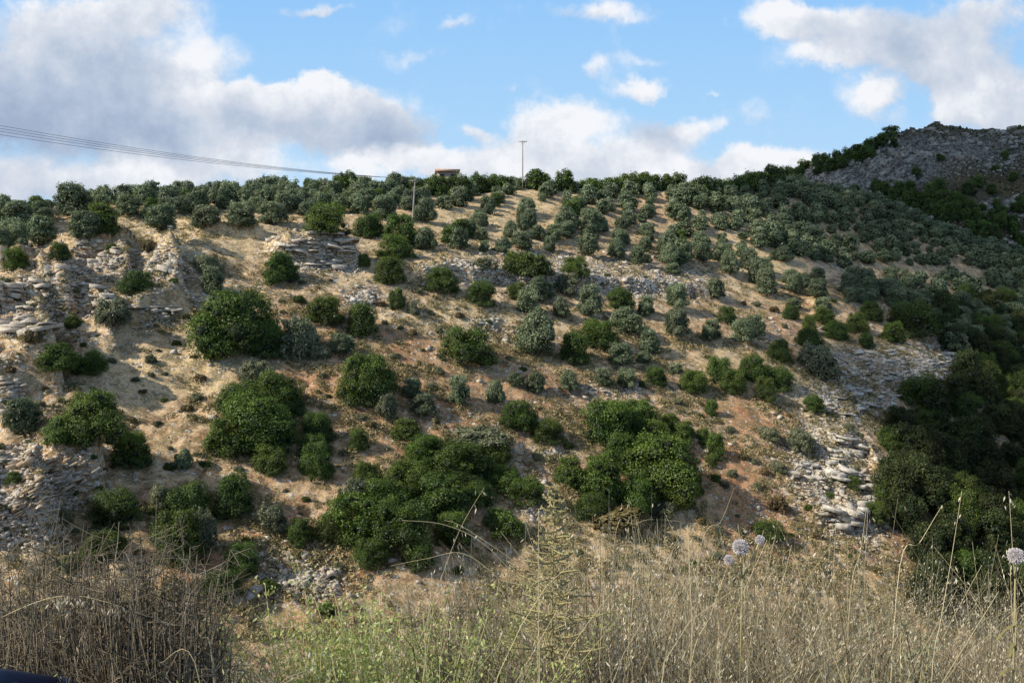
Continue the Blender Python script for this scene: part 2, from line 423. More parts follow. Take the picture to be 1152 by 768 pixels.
# ground
def ground_material():
    m, nt, nd, lk = new_mat('hillside_ground')
    tc = N(nt, 'ShaderNodeTexCoord'); P = tc.outputs['Object']
    A = lambda nm: N(nt, 'ShaderNodeAttribute', attribute_name=nm).outputs['Fac']
    rk, rd, st, nr = A('rock'), A('red'), A('strawz'), A('near')
    n1 = noise(nt, P, .16, 5, .6); n2 = noise(nt, P, .9, 6, .7); n3 = noise(nt, P, 4.5, 4, .7); n4 = noise(nt, P, .35, 4, .6, .4)
    soil = ramp(nt, n2, [(.36, (.19, .115, .062)), (.48, (.52, .345, .195)), (.62, (.76, .58, .37))])
    red = ramp(nt, n2, [(.34, (.26, .12, .055)), (.66, (.60, .34, .18))])
    straw = ramp(nt, n3, [(.34, (.34, .23, .11)), (.5, (.68, .50, .28)), (.66, (.85, .69, .44))])
    olive = ramp(nt, n3, [(.34, (.10, .085, .04)), (.66, (.32, .26, .14))])
    c = mixc(nt, mapr(nt, math_(nt, 'ADD', math_(nt, 'MULTIPLY', n4, .9), math_(nt, 'MULTIPLY', rd, .6)), .42, .80), soil, red)
    c = mixc(nt, mapr(nt, math_(nt, 'ADD', math_(nt, 'MULTIPLY', n1, .9), math_(nt, 'MULTIPLY', st, .5)), .44, .72, 0, .85), c, straw)
    nn = noise(nt, P, .55, 5, .75, .3)
    c = mixc(nt, mapr(nt, nn, .48, .56, 0, .7), c, olive)
    # stones and bare rock
    vo = N(nt, 'ShaderNodeTexVoronoi', feature='F1', inp={'Scale': 1.7, 'Randomness': 1.0})
    dm = N(nt, 'ShaderNodeVectorMath', operation='ADD'); lk.new(P, dm.inputs[0])
    sc = N(nt, 'ShaderNodeVectorMath', operation='SCALE', inp={'Scale': .5}); lk.new(noise(nt, P, 2.5, 3, .6, 0, 1), sc.inputs[0]); lk.new(sc.outputs[0], dm.inputs[1])
    lk.new(dm.outputs[0], vo.inputs['Vector'])
    ve = N(nt, 'ShaderNodeTexVoronoi', feature='DISTANCE_TO_EDGE', inp={'Scale': .8, 'Randomness': 1.0})
    mpv = N(nt, 'ShaderNodeMapping'); mpv.inputs['Scale'].default_value = (.55, .8, 3.4); lk.new(dm.outputs[0], mpv.inputs[0]); lk.new(mpv.outputs[0], ve.inputs['Vector'])
    crack = mapr(nt, ve.outputs['Distance'], .03, .16, 1, 0)
    stone_c = ramp(nt, n3, [(.34, (.20, .16, .12)), (.48, (.52, .45, .365)), (.62, (.82, .75, .65))])
    sepa = N(nt, 'ShaderNodeSeparateColor'); lk.new(vo.outputs['Color'], sepa.inputs[0])
    thr = math_(nt, 'ADD', math_(nt, 'MULTIPLY', rk, .5), .16)
    has = math_(nt, 'LESS_THAN', sepa.outputs[0], thr)
    inside = mapr(nt, vo.outputs['Distance'], .30, .46, 1, 0)
    sm = math_(nt, 'MULTIPLY', has, inside)
    c = mixc(nt, sm, c, stone_c)
    big = math_(nt, 'MULTIPLY', mapr(nt, math_(nt, 'ADD', n2, math_(nt, 'MULTIPLY', rk, .20)), .64, .72), mapr(nt, rk, .15, .5))
    c = mixc(nt, big, c, mixc(nt, .5, stone_c, (.88, .80, .68)))
    c = mixc(nt, math_(nt, 'MULTIPLY', crack, mapr(nt, math_(nt, 'ADD', rk, n4), .75, 1.1, 0, .85)), c, (.045, .035, .025))
    # small specks
    v2 = N(nt, 'ShaderNodeTexVoronoi', feature='F1', inp={'Scale': 5.5, 'Randomness': 1.0}); lk.new(dm.outputs[0], v2.inputs['Vector'])
    s2 = N(nt, 'ShaderNodeSeparateColor'); lk.new(v2.outputs['Color'], s2.inputs[0])
    sp2 = math_(nt, 'MULTIPLY', math_(nt, 'LESS_THAN', s2.outputs[0], math_(nt, 'ADD', math_(nt, 'MULTIPLY', rk, .4), .14)), mapr(nt, v2.outputs['Distance'], .3, .45, 1, 0))
    c = mixc(nt, math_(nt, 'MULTIPLY', sp2, .85), c, (.70, .64, .56))
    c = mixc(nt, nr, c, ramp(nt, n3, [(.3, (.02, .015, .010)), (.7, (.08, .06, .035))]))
    b = N(nt, 'ShaderNodeBsdfPrincipled', inp={'Roughness': .95, 'Specular IOR Level': .15})
    lk.new(c, b.inputs['Base Color'])
    h = math_(nt, 'ADD', math_(nt, 'MULTIPLY', n3, .35), math_(nt, 'ADD', math_(nt, 'MULTIPLY', n2, .6), math_(nt, 'MULTIPLY', sm, .35)))
    bp = N(nt, 'ShaderNodeBump', inp={'Strength': .7, 'Distance': .28}); lk.new(h, bp.inputs['Height']); lk.new(bp.outputs[0], b.inputs['Normal'])
    o = N(nt, 'ShaderNodeOutputMaterial'); lk.new(b.outputs[0], o.inputs[0])
    return m
M['ground'] = ground_material()

def mountain_material():
    m, nt, nd, lk = new_mat('mountain_rock')
    tc = N(nt, 'ShaderNodeTexCoord'); P = tc.outputs['Object']
    rk = N(nt, 'ShaderNodeAttribute', attribute_name='rock').outputs['Fac']
    n1 = noise(nt, P, .045, 5, .65); n2 = noise(nt, P, .34, 6, .75, .3); n3 = noise(nt, P, .9, 4, .7)
    rock = ramp(nt, n2, [(.36, (.035, .03, .025)), (.47, (.19, .17, .14)), (.60, (.50, .46, .40))])
    soil = ramp(nt, n3, [(.3, (.09, .075, .045)), (.7, (.23, .19, .11))])
    sh = ramp(nt, n3, [(.3, (.012, .02, .010)), (.7, (.04, .055, .026))])
    c = mixc(nt, mapr(nt, math_(nt, 'ADD', n3, math_(nt, 'MULTIPLY', rk, .6)), .62, .82), soil, rock)
    c = mixc(nt, mapr(nt, math_(nt, 'SUBTRACT', n2, math_(nt, 'MULTIPLY', rk, .12)), .50, .56), c, sh)
    b = N(nt, 'ShaderNodeBsdfPrincipled', inp={'Roughness': .95, 'Specular IOR Level': .1}); lk.new(c, b.inputs['Base Color'])
    bp = N(nt, 'ShaderNodeBump', inp={'Strength': 1, 'Distance': 2.5}); lk.new(math_(nt, 'ADD', n2, math_(nt, 'MULTIPLY', n3, .4)), bp.inputs['Height']); lk.new(bp.outputs[0], b.inputs['Normal'])
    o = N(nt, 'ShaderNodeOutputMaterial'); lk.new(b.outputs[0], o.inputs[0])
    return m
M['mountain'] = mountain_material()

def rock_material():
    m, nt, nd, lk = new_mat('limestone')
    tc = N(nt, 'ShaderNodeTexCoord'); P = tc.outputs['Object']
    t = N(nt, 'ShaderNodeAttribute', attribute_name='tint').outputs['Fac']
    n2 = noise(nt, P, 1.3, 6, .7); n3 = noise(nt, P, 5, 4, .7)
    mp = N(nt, 'ShaderNodeMapping'); mp.inputs['Scale'].default_value = (.5, .5, 6); lk.new(P, mp.inputs[0])
    lay = noise(nt, mp.outputs[0], 1.5, 4, .7)
    g = ramp(nt, n3, [(.34, (.13, .11, .09)), (.47, (.44, .39, .32)), (.62, (.78, .72, .62))])
    tan = ramp(nt, n2, [(.3, (.26, .17, .10)), (.7, (.46, .34, .22))])
    c = mixc(nt, mapr(nt, math_(nt, 'ADD', n2, math_(nt, 'MULTIPLY', t, .25)), .56, .72, 0, .85), g, tan)
    c = mixc(nt, mapr(nt, lay, .33, .42, .75, 0), c, (.08, .07, .06))
    c = mixc(nt, math_(nt, 'MULTIPLY', t, .55), c, (.86, .80, .70), 'MIX')
    b = N(nt, 'ShaderNodeBsdfPrincipled', inp={'Roughness': .9, 'Specular IOR Level': .2}); lk.new(c, b.inputs['Base Color'])
    bp = N(nt, 'ShaderNodeBump', inp={'Strength': .8, 'Distance': .12}); lk.new(math_(nt, 'ADD', n3, lay), bp.inputs['Height']); lk.new(bp.outputs[0], b.inputs['Normal'])
    o = N(nt, 'ShaderNodeOutputMaterial'); lk.new(b.outputs[0], o.inputs[0])
    return m
M['rock'] = rock_material()
M['rockw'] = simple('white_limestone', (.22, .19, .155), (.86, .81, .72), 1.5, .9, .7, 6, .12)
M['rockt'] = simple('tan_strata', (.20, .14, .09), (.66, .52, .36), 1.6, .9, .7, 6, .12)
M['crag'] = simple('dark_crag', (.08, .07, .055), (.55, .49, .41), .8, .95, .8, 6, .4)

# ------------------------------------------------------------------ ground sheet and mountain
def grid_mesh(name, S, Y, fx, hfun, mat, attrs):
    SS, YY = np.meshgrid(S, Y)
    XX = SS * fx(YY)
    ZZ = hfun(XX, YY)
    V = np.stack([XX, YY, ZZ], -1).reshape(-1, 3)
    nx, ny = len(S), len(Y)
    i = np.arange(ny - 1)[:, None] * nx; j = np.arange(nx - 1)[None]
    Q = np.stack([i + j, i + j + 1, i + nx + j + 1, i + nx + j], -1).reshape(-1, 4)
    return make_mesh(name, V, [Q], [mat], [0], attrs(XX.ravel(), YY.ravel(), ZZ.ravel()), smooth=True)

S1 = np.linspace(-.80, .80, 640)
ext = np.array([.9, 1.1, 1.5, 2.2, 3.5, 6, 10, 18, 30.])
S1 = np.concatenate([-ext[::-1], S1, ext])
Y1 = np.concatenate([[-60, -40, -25, -15, -8, -4, -2], np.arange(-1, 9, .25), np.arange(9, 46, 1.2), np.arange(46, 150, .3), np.arange(150, 275, .55),
                     np.arange(275, 330, 3), [345, 370, 400, 450, 520, 650, 900, 1400, 2500, 5000]])
def gattr(x, y, z):
    u, v = project(x, y, z)
    ok = (y > 40)
    br = (fbm(x * .25, y * .25, 3, 77) - .5) * .5
    f = lambda Z: np.clip(np.where(ok, zone(u, v, Z), 0) + br * (zone(u, v, Z) > .12), 0, 1)
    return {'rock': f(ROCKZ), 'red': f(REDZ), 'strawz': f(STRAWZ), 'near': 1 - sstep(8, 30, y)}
me = grid_mesh('hillside', S1, Y1, lambda Y: Y + 60 if False else np.maximum(Y, -30) + 45, hill, M['ground'], gattr)
gr = link('hillside', me); tag(gr, kind='structure')
S2 = np.linspace(.12, .95, 360)
Y2 = np.concatenate([np.arange(283, 500, 1.1), np.arange(500, 620, 5), [650, 700]])
me = grid_mesh('mountain', S2, Y2, lambda Y: Y, mountain, M['mountain'],
               lambda x, y, z: {'rock': np.clip(zone(*project(x, y, z), [(985, 185, 85, 36, 1), (940, 205, 60, 24, 1), (1080, 170, 90, 24, .6), (1130, 235, 30, 12, .9), (1040, 160, 50, 14, .6), (1110, 160, 80, 30, .3)]) , 0, 1)})
mo = link('mountain', me); tag(mo, kind='structure')
MZONE = [(985, 185, 80, 34, 1), (940, 205, 60, 22, 1), (1080, 170, 90, 28, .6), (1130, 238, 36, 14, 1), (1090, 250, 90, 30, .3)]

# ------------------------------------------------------------------ plants: prototype crowns (unit width)
def ico_sphere(sub=1):
    import bmesh
    bm = bmesh.new(); bmesh.ops.create_icosphere(bm, subdivisions=sub, radius=1)
    V = np.array([v.co[:] for v in bm.verts]); Fc = np.array([[v.index for v in f.verts] for f in bm.faces]); bm.free()
    return V, Fc
ICO1, ICOF1 = ico_sphere(1); ICO2, ICOF2 = ico_sphere(2)

def crown(name, mat, nleaf, leaf, nlobe, zr, seed, lobe=(.18, .30), open_=0.0, flat=0., aspect=1.6, core=.55):
    r = np.random.default_rng(seed)
    # lobes fill an uneven dome that reaches down to the ground for shrubs
    L = []
    ex, ey = r.uniform(.8, 1.12), r.uniform(.7, 1.05); lb = rand_dirs(5, r) * [1, 1, .5]
    for k in range(nlobe * 2):
        a = r.uniform(0, 2 * np.pi); small = k >= nlobe
        rad = r.uniform(*lobe) * (.55 if small else 1)
        h = r.uniform(.05, 1) ** 1.1 * (zr - rad * .75)
        shr = math.sqrt(max(.05, 1 - (h / zr) ** 2 * .95))
        rr = (r.uniform(.75, 1.05) if small else math.sqrt(r.uniform(0, 1))) * (.52 - rad * .9)
        dv = np.array([math.cos(a), math.sin(a), h]); rr *= 1 + .32 * (np.max(lb @ dv) / np.linalg.norm(dv) - .62)
        L.append((rr * math.cos(a) * shr * ex, rr * math.sin(a) * shr * ey, max(h, rad * .35), rad))
    L.append((0, 0, zr * .32, .26))
    L = np.array(L)
    w = L[:, 3] ** 2; idx = r.choice(len(L), nleaf * 3, p=w / w.sum())
    d = rand_dirs(nleaf * 3, r)
    d[:, 2] = np.where((d[:, 2] < -.3) & (r.random(len(d)) < .6), -d[:, 2], d[:, 2])
    # small second-level clumps
    sub = rand_dirs(60, r); near = (d @ sub.T).max(1)
    rad = L[idx, 3] * (r.uniform(.72, 1.10, len(d)) + np.clip((near - .93) * 2.4, -.18, .16) + (r.random(len(d)) < .06) * r.uniform(0, .35, len(d)))
    Pp = L[idx, :3] + d * rad[:, None]
    dist = np.linalg.norm(Pp[:, None] - L[None, :, :3], axis=2) / L[None, :, 3]
    keep = (dist < .66).sum(1) == 0
    keep |= r.random(len(d)) < open_
    keep &= Pp[:, 2] > .01
    hole = .5 * fbm(Pp[:, 0] * 9 + seed, Pp[:, 2] * 9 + Pp[:, 1] * 4, 2, seed) + .5 * fbm(Pp[:, 1] * 9 - seed, Pp[:, 2] * 7 - Pp[:, 0] * 5, 2, seed + 3)
    keep &= (hole > .42) | (r.random(len(d)) < .25)
    shoot = (hole > .60) & (r.random(len(d)) < .30)
    Pp = Pp + d * (shoot * r.uniform(.0, .075, len(d)))[:, None] + np.array([0, 0, 1.]) * (shoot * r.uniform(0, .05, len(d)))[:, None]
    Pp, d, idx = Pp[keep][:nleaf], d[keep][:nleaf], idx[keep][:nleaf]
    n = len(Pp)
    nrm = d + r.normal(size=(n, 3)) * .65; nrm[:, 2] += .15; nrm /= np.linalg.norm(nrm, axis=1)[:, None]
    t = np.cross(nrm, rand_dirs(n, r)); t /= np.linalg.norm(t, axis=1)[:, None]; b = np.cross(nrm, t)
    sz = leaf * r.uniform(.5, 1.4, n)[:, None]
    V = np.stack([Pp - t * sz * .5 * aspect, Pp - b * sz * .42, Pp + t * sz * .5 * aspect, Pp + b * sz * .42], 1).reshape(-1, 3)
    Q = np.arange(n * 4).reshape(-1, 4)
    lt = r.uniform(-.24, .24, len(L))
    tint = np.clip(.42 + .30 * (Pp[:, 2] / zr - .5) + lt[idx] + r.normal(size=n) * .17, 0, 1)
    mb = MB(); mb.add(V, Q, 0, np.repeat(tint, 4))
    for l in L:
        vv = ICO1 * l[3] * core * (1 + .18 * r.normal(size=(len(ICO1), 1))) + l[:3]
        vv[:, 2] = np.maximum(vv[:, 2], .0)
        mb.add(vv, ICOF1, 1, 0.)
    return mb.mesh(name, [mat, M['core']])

def trunk(name, seed, h=.4, thick=.055, limbs=4):
    r = np.random.default_rng(seed); mb = MB()
    k = np.linspace(0, 1, 5)
    lean = r.normal(size=2) * .05
    pts = np.stack([lean[0] * k + .015 * np.sin(k * 6), lean[1] * k, k * h * .6 - .06], -1)
    mb.tube(pts, thick * (1.35 - .6 * k), 7)
    top = pts[-1]
    for i in range(limbs):
        a = i * 2 * np.pi / limbs + r.uniform(-.4, .4); e = r.uniform(.5, 1.1)
        q = np.linspace(0, 1, 4)[:, None]
        dirv = np.array([math.cos(a) * math.cos(e), math.sin(a) * math.cos(e), math.sin(e)])
        mb.tube(top - [0, 0, .02] + dirv * q * r.uniform(.22, .34) + np.array([0, 0, .05]) * q ** 2, thick * (.62 - .42 * q[:, 0]), 5)
    return mb.mesh(name, [M['bark']], True)

PROTO = {
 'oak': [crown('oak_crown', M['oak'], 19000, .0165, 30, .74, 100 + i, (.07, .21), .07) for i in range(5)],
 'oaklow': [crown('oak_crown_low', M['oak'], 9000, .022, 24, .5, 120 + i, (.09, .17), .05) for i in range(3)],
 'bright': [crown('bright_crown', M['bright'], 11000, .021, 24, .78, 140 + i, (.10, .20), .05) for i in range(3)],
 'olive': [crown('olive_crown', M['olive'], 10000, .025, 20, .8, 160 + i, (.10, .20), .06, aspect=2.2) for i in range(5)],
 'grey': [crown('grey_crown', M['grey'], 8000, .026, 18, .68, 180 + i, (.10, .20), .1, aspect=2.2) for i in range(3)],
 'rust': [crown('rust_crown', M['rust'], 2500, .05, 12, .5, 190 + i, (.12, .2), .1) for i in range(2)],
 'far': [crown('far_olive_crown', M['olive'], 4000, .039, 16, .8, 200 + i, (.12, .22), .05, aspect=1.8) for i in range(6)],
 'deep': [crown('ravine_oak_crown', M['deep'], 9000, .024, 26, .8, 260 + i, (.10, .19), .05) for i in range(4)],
 'mass': [crown('mass_olive_crown', M['olive'], 1900, .052, 14, .8, 240 + i, (.13, .22), .05, aspect=1.7) for i in range(6)],
 'fardark': [crown('far_oak_crown', M['oak'], 4000, .036, 16, .78, 220 + i, (.12, .22), .05, aspect=1.5) for i in range(4)],
}
ZR = {'oak': .74, 'oaklow': .5, 'bright': .78, 'olive': .8, 'grey': .68, 'rust': .5, 'far': .8, 'fardark': .78, 'deep': .8}
TRUNK = [trunk('trunk', 300 + i) for i in range(4)]
STEM = [trunk('stem', 320 + i, .3, .03, 5) for i in range(3)]

def plant(kindname, name, label, cat, x, y, z, w, h, group=None, parts=True):
    rz = random.uniform(0, 6.28)
    pm = random.choice(PROTO[kindname])
    sx, sy, szz = w * random.uniform(.95, 1.05), w * random.uniform(.88, 1.0), h / ZR[kindname]
    if not parts:
        o = link(name, pm)
        o.location = (x, y, z - .1); o.rotation_euler = (0, 0, rz); o.scale = (sx, sy, szz)
        return tag(o, label, cat, group)
    e = bpy.data.objects.new(name, None); COL.objects.link(e); e.empty_display_size = .3
    e.location = (x, y, z); e.rotation_euler = (0, 0, rz)
    tree = 'tree' in name
    c = link('crown' if tree else 'foliage', pm, e)
    c.scale = (sx, sy, szz); c.location = (0, 0, (.10 * h if kindname in ('olive',) and tree else -.05 * h))
    t = link('trunk' if tree else 'stem', random.choice(TRUNK if tree else STEM), e)
    t.scale = (w, w, h)
    return tag(e, label, cat, group)

# ---- hand-surveyed shrubs and trees: (u, v centre, width px, height px, kind, label or short landmark)
DESC = {'oak': ('oak_shrub', 'dark green kermes oak bush', 'bush'), 'oaklow': ('oak_shrub', 'low spreading dark green oak bush', 'bush'),
        'bright': ('green_shrub', 'bright leafy green bush', 'bush'), 'olive': ('olive_tree', 'grey-green olive tree', 'tree'),
        'grey': ('grey_shrub', 'pale grey-green shrub', 'shrub'), 'rust': ('rusty_shrub', 'low rusty brown shrub', 'shrub')}
HAND = [
 # left slope
 (182,253,37,28,'olive'), (230,252,30,26,'olive'), (272,255,36,28,'olive'), (306,246,32,24,'olive'), (145,237,28,22,'olive'),
 (97,270,36,30,'olive'), (45,268,38,32,'olive'), (20,250,34,30,'olive'), (67,286,24,20,'oak'),
 (113,251,44,36,'bright','big bright green tree among the olives at left'), (80,236,46,36,'olive'), (16,296,26,26,'bright'),
 (125,283,15,13,'bright'), (367,255,50,36,'oak','wide dark green tree above the layered rock ledge'), (315,308,40,38,'oak','round dark bush left of the layered rock ledge'),
 (238,324,30,30,'olive'), (232,301,32,20,'grey'), (153,322,34,28,'oak'), (125,355,36,32,'grey'), (82,365,20,16,'oak'),
 (37,385,16,16,'rust'), (62,410,48,32,'bright','bright bush above the shaded ledge at left edge'), (100,413,36,28,'oak'),
 (263,377,90,78,'oak','largest round dark oak on the sunny left slope'), (300,390,38,42,'oak'), (333,388,42,50,'grey'), (365,355,46,32,'oak'),
 (357,399,24,18,'grey'), (287,423,34,28,'grey'), (381,393,28,22,'olive'), (335,338,20,9,'oaklow'), (168,278,17,12,'rust'),
 (240,292,12,9,'rust'), (405,366,38,38,'oak'), (389,393,24,20,'olive'), (446,340,22,26,'oak'), (464,349,16,15,'grey'),
 (436,309,40,32,'oak'), (409,297,16,16,'oak'), (444,284,36,30,'oak'), (450,264,38,36,'bright','bright green tree beside the tilted pole'),
 (477,275,26,24,'olive'), (415,258,36,30,'oak'), (477,244,26,26,'olive'),(430,240,28,24,'olive'),
 (496,320,36,30,'oak'), (517,275,25,22,'olive'), (542,267,16,14,'olive'), (545,280,15,12,'olive'), (542,335,32,30,'oak'),
 (574,263,17,18,'olive'), (587,276,24,20,'olive'), (619,279,17,18,'olive'), (604,266,20,16,'olive'),
 (589,302,54,28,'oaklow','wide blackish bush on the rubble terrace'), (647,305,32,24,'oak'), (546,302,26,14,'grey'),
 (581,330,26,20,'oak'), (608,332,34,26,'olive'), (594,346,30,26,'olive'), (637,323,34,24,'grey'), (631,352,22,22,'olive'),
 (664,347,28,34,'olive'), (697,342,32,28,'oak'), (727,350,24,22,'olive'), (761,340,28,26,'olive'), (706,368,36,28,'olive'),
 (674,380,48,30,'oak'), (647,398,36,40,'bright','bright upright bush in the middle of the slope'), (602,387,48,46,'olive','large grey-green olive in the middle of the slope'),
 (524,396,62,44,'oak','broad dark bush with grey left side at mid slope'), (731,391,26,26,'olive'), (699,405,32,24,'olive'), (761,371,32,30,'olive'), (739,427,28,22,'oak'),
 (413,436,60,60,'oak','ragged dark oak left of the young olives'), (464,443,22,22,'olive'), (476,462,30,24,'olive'), (434,463,28,32,'grey'),
 (456,487,42,24,'bright'), (402,500,26,26,'oak'), (516,447,24,32,'olive'), (557,448,22,26,'olive'), (585,472,50,36,'oak','wide dark bush below the young olives'),
 (581,432,20,16,'olive'), (604,438,24,22,'olive'), (639,435,26,22,'olive'), (679,429,22,20,'olive'), (704,431,26,20,'olive'),
 (617,490,36,28,'oak'), (642,535,42,34,'bright','rounded green bush right of the stony gap'), (412,541,34,34,'oak'),
 # central maquis
 (535,498,70,26,'grey'), (478,512,60,34,'oak'), (515,528,76,46,'oak','dense dark maquis bush at the heart of the big thicket'), (556,512,44,26,'bright'), (566,541,44,28,'oak'), (458,546,60,42,'oak'),
 (430,566,62,44,'oak'), (398,562,42,36,'grey'), (393,592,70,52,'bright','yellow-green bush at the left foot of the big thicket'), (447,600,78,56,'oak','largest maquis bush at the foot of the big thicket'), (492,568,70,52,'bright'), (535,560,44,30,'oak'),
 (470,628,40,36,'oak'), (508,602,52,40,'oak'), (418,624,50,32,'oak'), (372,600,34,38,'oak'), (592,556,40,30,'oak'), (565,592,54,26,'oaklow'),
 # right maquis
 (688,484,78,50,'oak','broad dark bush at upper left of the right thicket'), (718,474,46,38,'oak'), (745,535,86,72,'oak','biggest rounded oak in the right thicket'), (676,548,60,54,'bright','yellow-green bush at the left of the right thicket'),
 (704,515,58,44,'oak'), (754,479,24,20,'oak'), (766,491,28,24,'bright'), (735,496,44,34,'bright'), (667,575,44,30,'oak'), (760,560,50,36,'oak'), (715,560,50,36,'oak'),
 (690,582,90,16,'rust'), (780,545,22,40,'oak'),
 # left lower
 (23,478,44,38,'olive','grey olive above the broken ledge at lower left'), (66,498,46,34,'bright','bright bush joined to the tall dark oak at lower left'), (104,478,62,62,'oak','tall dark oak casting a long shadow at lower left'), (147,513,46,42,'oak','dark bush right of the long shadow at lower left'),
 (310,450,60,52,'oak'), (270,457,50,42,'oak'), (283,484,84,60,'oak','widest oak in the left hillside thicket'), (304,492,56,54,'oak'), (252,500,46,44,'bright'), (303,523,40,34,'oak'),
 (357,487,42,34,'oak'), (355,525,36,44,'oak'), (352,506,34,30,'oak'), (205,522,20,22,'olive'), (128,580,50,46,'oak','round dark bush above the dry grass at lower left'), (180,563,26,30,'grey'),
 (208,571,54,46,'oak'), (198,612,62,60,'oak','tall dark bush with thick shadow low on the left'), (260,569,48,52,'oak','upright dark bush right of the tall pair low on the left'), (305,588,38,34,'grey'), (336,603,32,30,'oak'),
 (68,588,18,20,'grey'), (115,621,46,34,'oak'), (78,638,26,20,'oak'), (270,635,36,38,'oak'), (15,542,20,14,'bright'), (246,664,44,32,'oak'), (367,690,20,16,'oak'),
 (225,605,30,50,'grey'), (300,662,26,12,'bright'),
 # right-hand slope
 (890,354,17,17,'oak'), (800,378,26,24,'olive'), (818,358,20,22,'oak'), (836,379,26,24,'olive'), (850,373,26,24,'olive'), (878,398,28,26,'oak'), (910,386,32,26,'oak'),
 (921,413,48,40,'grey','big rounded grey olive beside the white slabs'), (915,457,24,20,'oak','small dark bush alone below the rounded grey olive'), (940,375,24,22,'oak'), (928,358,26,20,'oak'), (911,367,16,20,'oak'), (965,367,24,24,'oak'),
 (976,387,20,18,'oak'), (1005,378,28,24,'oak'), (1028,366,46,42,'oak'), (980,354,26,24,'oak'),
 (781,433,34,26,'oak'), (809,421,32,30,'oak'), (825,433,32,28,'oak'), (850,420,38,32,'oak'), (861,442,28,28,'oak'), (877,431,32,28,'oak'),
 (801,462,14,20,'bright'), (805,507,22,32,'bright'), (791,493,18,18,'bright'), (773,487,18,20,'bright'), (800,520,14,14,'bright'),
 (875,528,20,14,'grey'), (961,547,19,16,'oak'), (875,571,22,18,'rust'), (900,500,36,24,'grey'), (866,490,30,16,'grey'), (745,577,40,20,'grey'),
 (1040,450,50,42,'oak'), (1003,500,30,30,'oak'), (865,600,34,22,'oak'), (1002,560,40,40,'oak'), (985,582,30,24,'oak'),
 (757,305,18,12,'olive'), (820,302,26,26,'olive'), (862,325,26,28,'olive'), (880,290,28,16,'olive'), (806,330,24,20,'olive'), (893,345,18,12,'olive'), (851,312,18,28,'olive'), (843,298,22,24,'olive'), (905,320,16,16,'olive'), (920,312,16,14,'olive'),
 (760,418,16,12,'olive'), (725,405,20,14,'olive'), (690,395,18,14,'olive'),
]
LM = [(h[0], h[1], h[5]) for h in HAND if len(h) > 5]
LM += [(330, 288, 'layered rock ledge'), (960, 540, 'white slabs on the right spur'), (35, 375, 'shaded rock ledge at the left edge'), (470, 205, 'tilted pole'), (740, 322, 'right end of the rubble terrace'),
       (845, 530, 'bare orange earth strip'), (480, 300, 'left end of the rubble terrace'), (350, 650, 'stony red patch low on the slope')]
used = {}
def size_word(w): return 'tiny' if w < 19 else 'small' if w < 29 else 'medium' if w < 44 else 'large'
def auto_label(u, v, w, kd):
    order = sorted(LM, key=lambda l: math.hypot(l[0] - u, (l[1] - v) * 1.3))
    for far_ in range(6):
        l = order[far_]
        du, dv = u - l[0], v - l[1]
        if abs(du) > 2.2 * abs(dv): rel = 'right of' if du > 0 else 'left of'
        elif abs(dv) > 2.2 * abs(du): rel = 'below' if dv > 0 else 'above'
        else: rel = ('lower ' if dv > 0 else 'upper ') + ('right of' if du > 0 else 'left of')
        words = l[2].split()
        for pre in (size_word(w) + ' ', 'slightly smaller ', 'slightly darker '):
            short = {'dark green kermes oak bush': 'dark oak bush', 'low spreading dark green oak bush': 'low oak bush', 'bright leafy green bush': 'bright green bush', 'grey-green olive tree': 'olive tree', 'pale grey-green shrub': 'grey-green shrub'}.get(DESC[kd][1], 'brown shrub')
            lab = f'{pre}{short} {rel} the {l[2]}'
            if len(lab.split()) <= 16 and lab not in used:
                if pre != size_word(w) + ' ': continue
                used[lab] = 1; return lab
    lab = f'{size_word(w)} {short} near the {order[0][2]}'
    used[lab] = 1
    return lab

occ = []
nh = 0
for h in HAND:
    u, v, w, hh, kd = h[:5]
    x, Y, z = at(u, v + hh * .30)
    s = Y / F
    nm, ds, cat = DESC[kd]
    if nm == 'olive_tree' and w < 24 and random.random() < .0: pass
    lab = (h[5] if len(h) > 5 else auto_label(u, v, w, kd))
    grp = {'oak': 'dark maquis bushes on the slope', 'oaklow': 'dark maquis bushes on the slope', 'bright': 'bright green bushes on the slope', 'olive': 'olive trees scattered on the open slope',
           'grey': 'pale grey-green shrubs on the slope', 'rust': 'rusty brown shrubs on the slope'}[kd]
    # the crown's near half stands in front of its base
    plant(kd, nm, lab, cat, x, Y + w * s * .1, z - .05, w * s * 1.16, hh * s * .98, grp)
    occ.append((u, v, w * .5)); nh += 1
sat = 0
while sat < 190:
    u, v = random.uniform(-10, 985), random.uniform(310, 645)
    if any(math.hypot(u - a[0], v - a[1]) < a[2] + 5 for a in occ): continue
    kd = random.choice(('rust', 'grey', 'grey', 'grey', 'oaklow'))
    w = random.uniform(7, 17) * (1 if v > 400 else .8)
    x, Y, z = at(u, v); s = Y / F
    plant(kd, 'small_bush', {'rust': 'knee high rusty brown bush dotted over the open slope', 'grey': 'knee high grey-green bush dotted over the open slope'}.get(kd, 'knee high dark green bush dotted over the open slope'),
          'bush', x, Y, z - .03, w * s, w * s * random.uniform(.35, .6), {'rust': 'small brown bushes', 'grey': 'small grey bushes'}.get(kd, 'small dark bushes'), parts=False)
    occ.append((u, v, w * .5)); sat += 1
occ = np.array(occ)

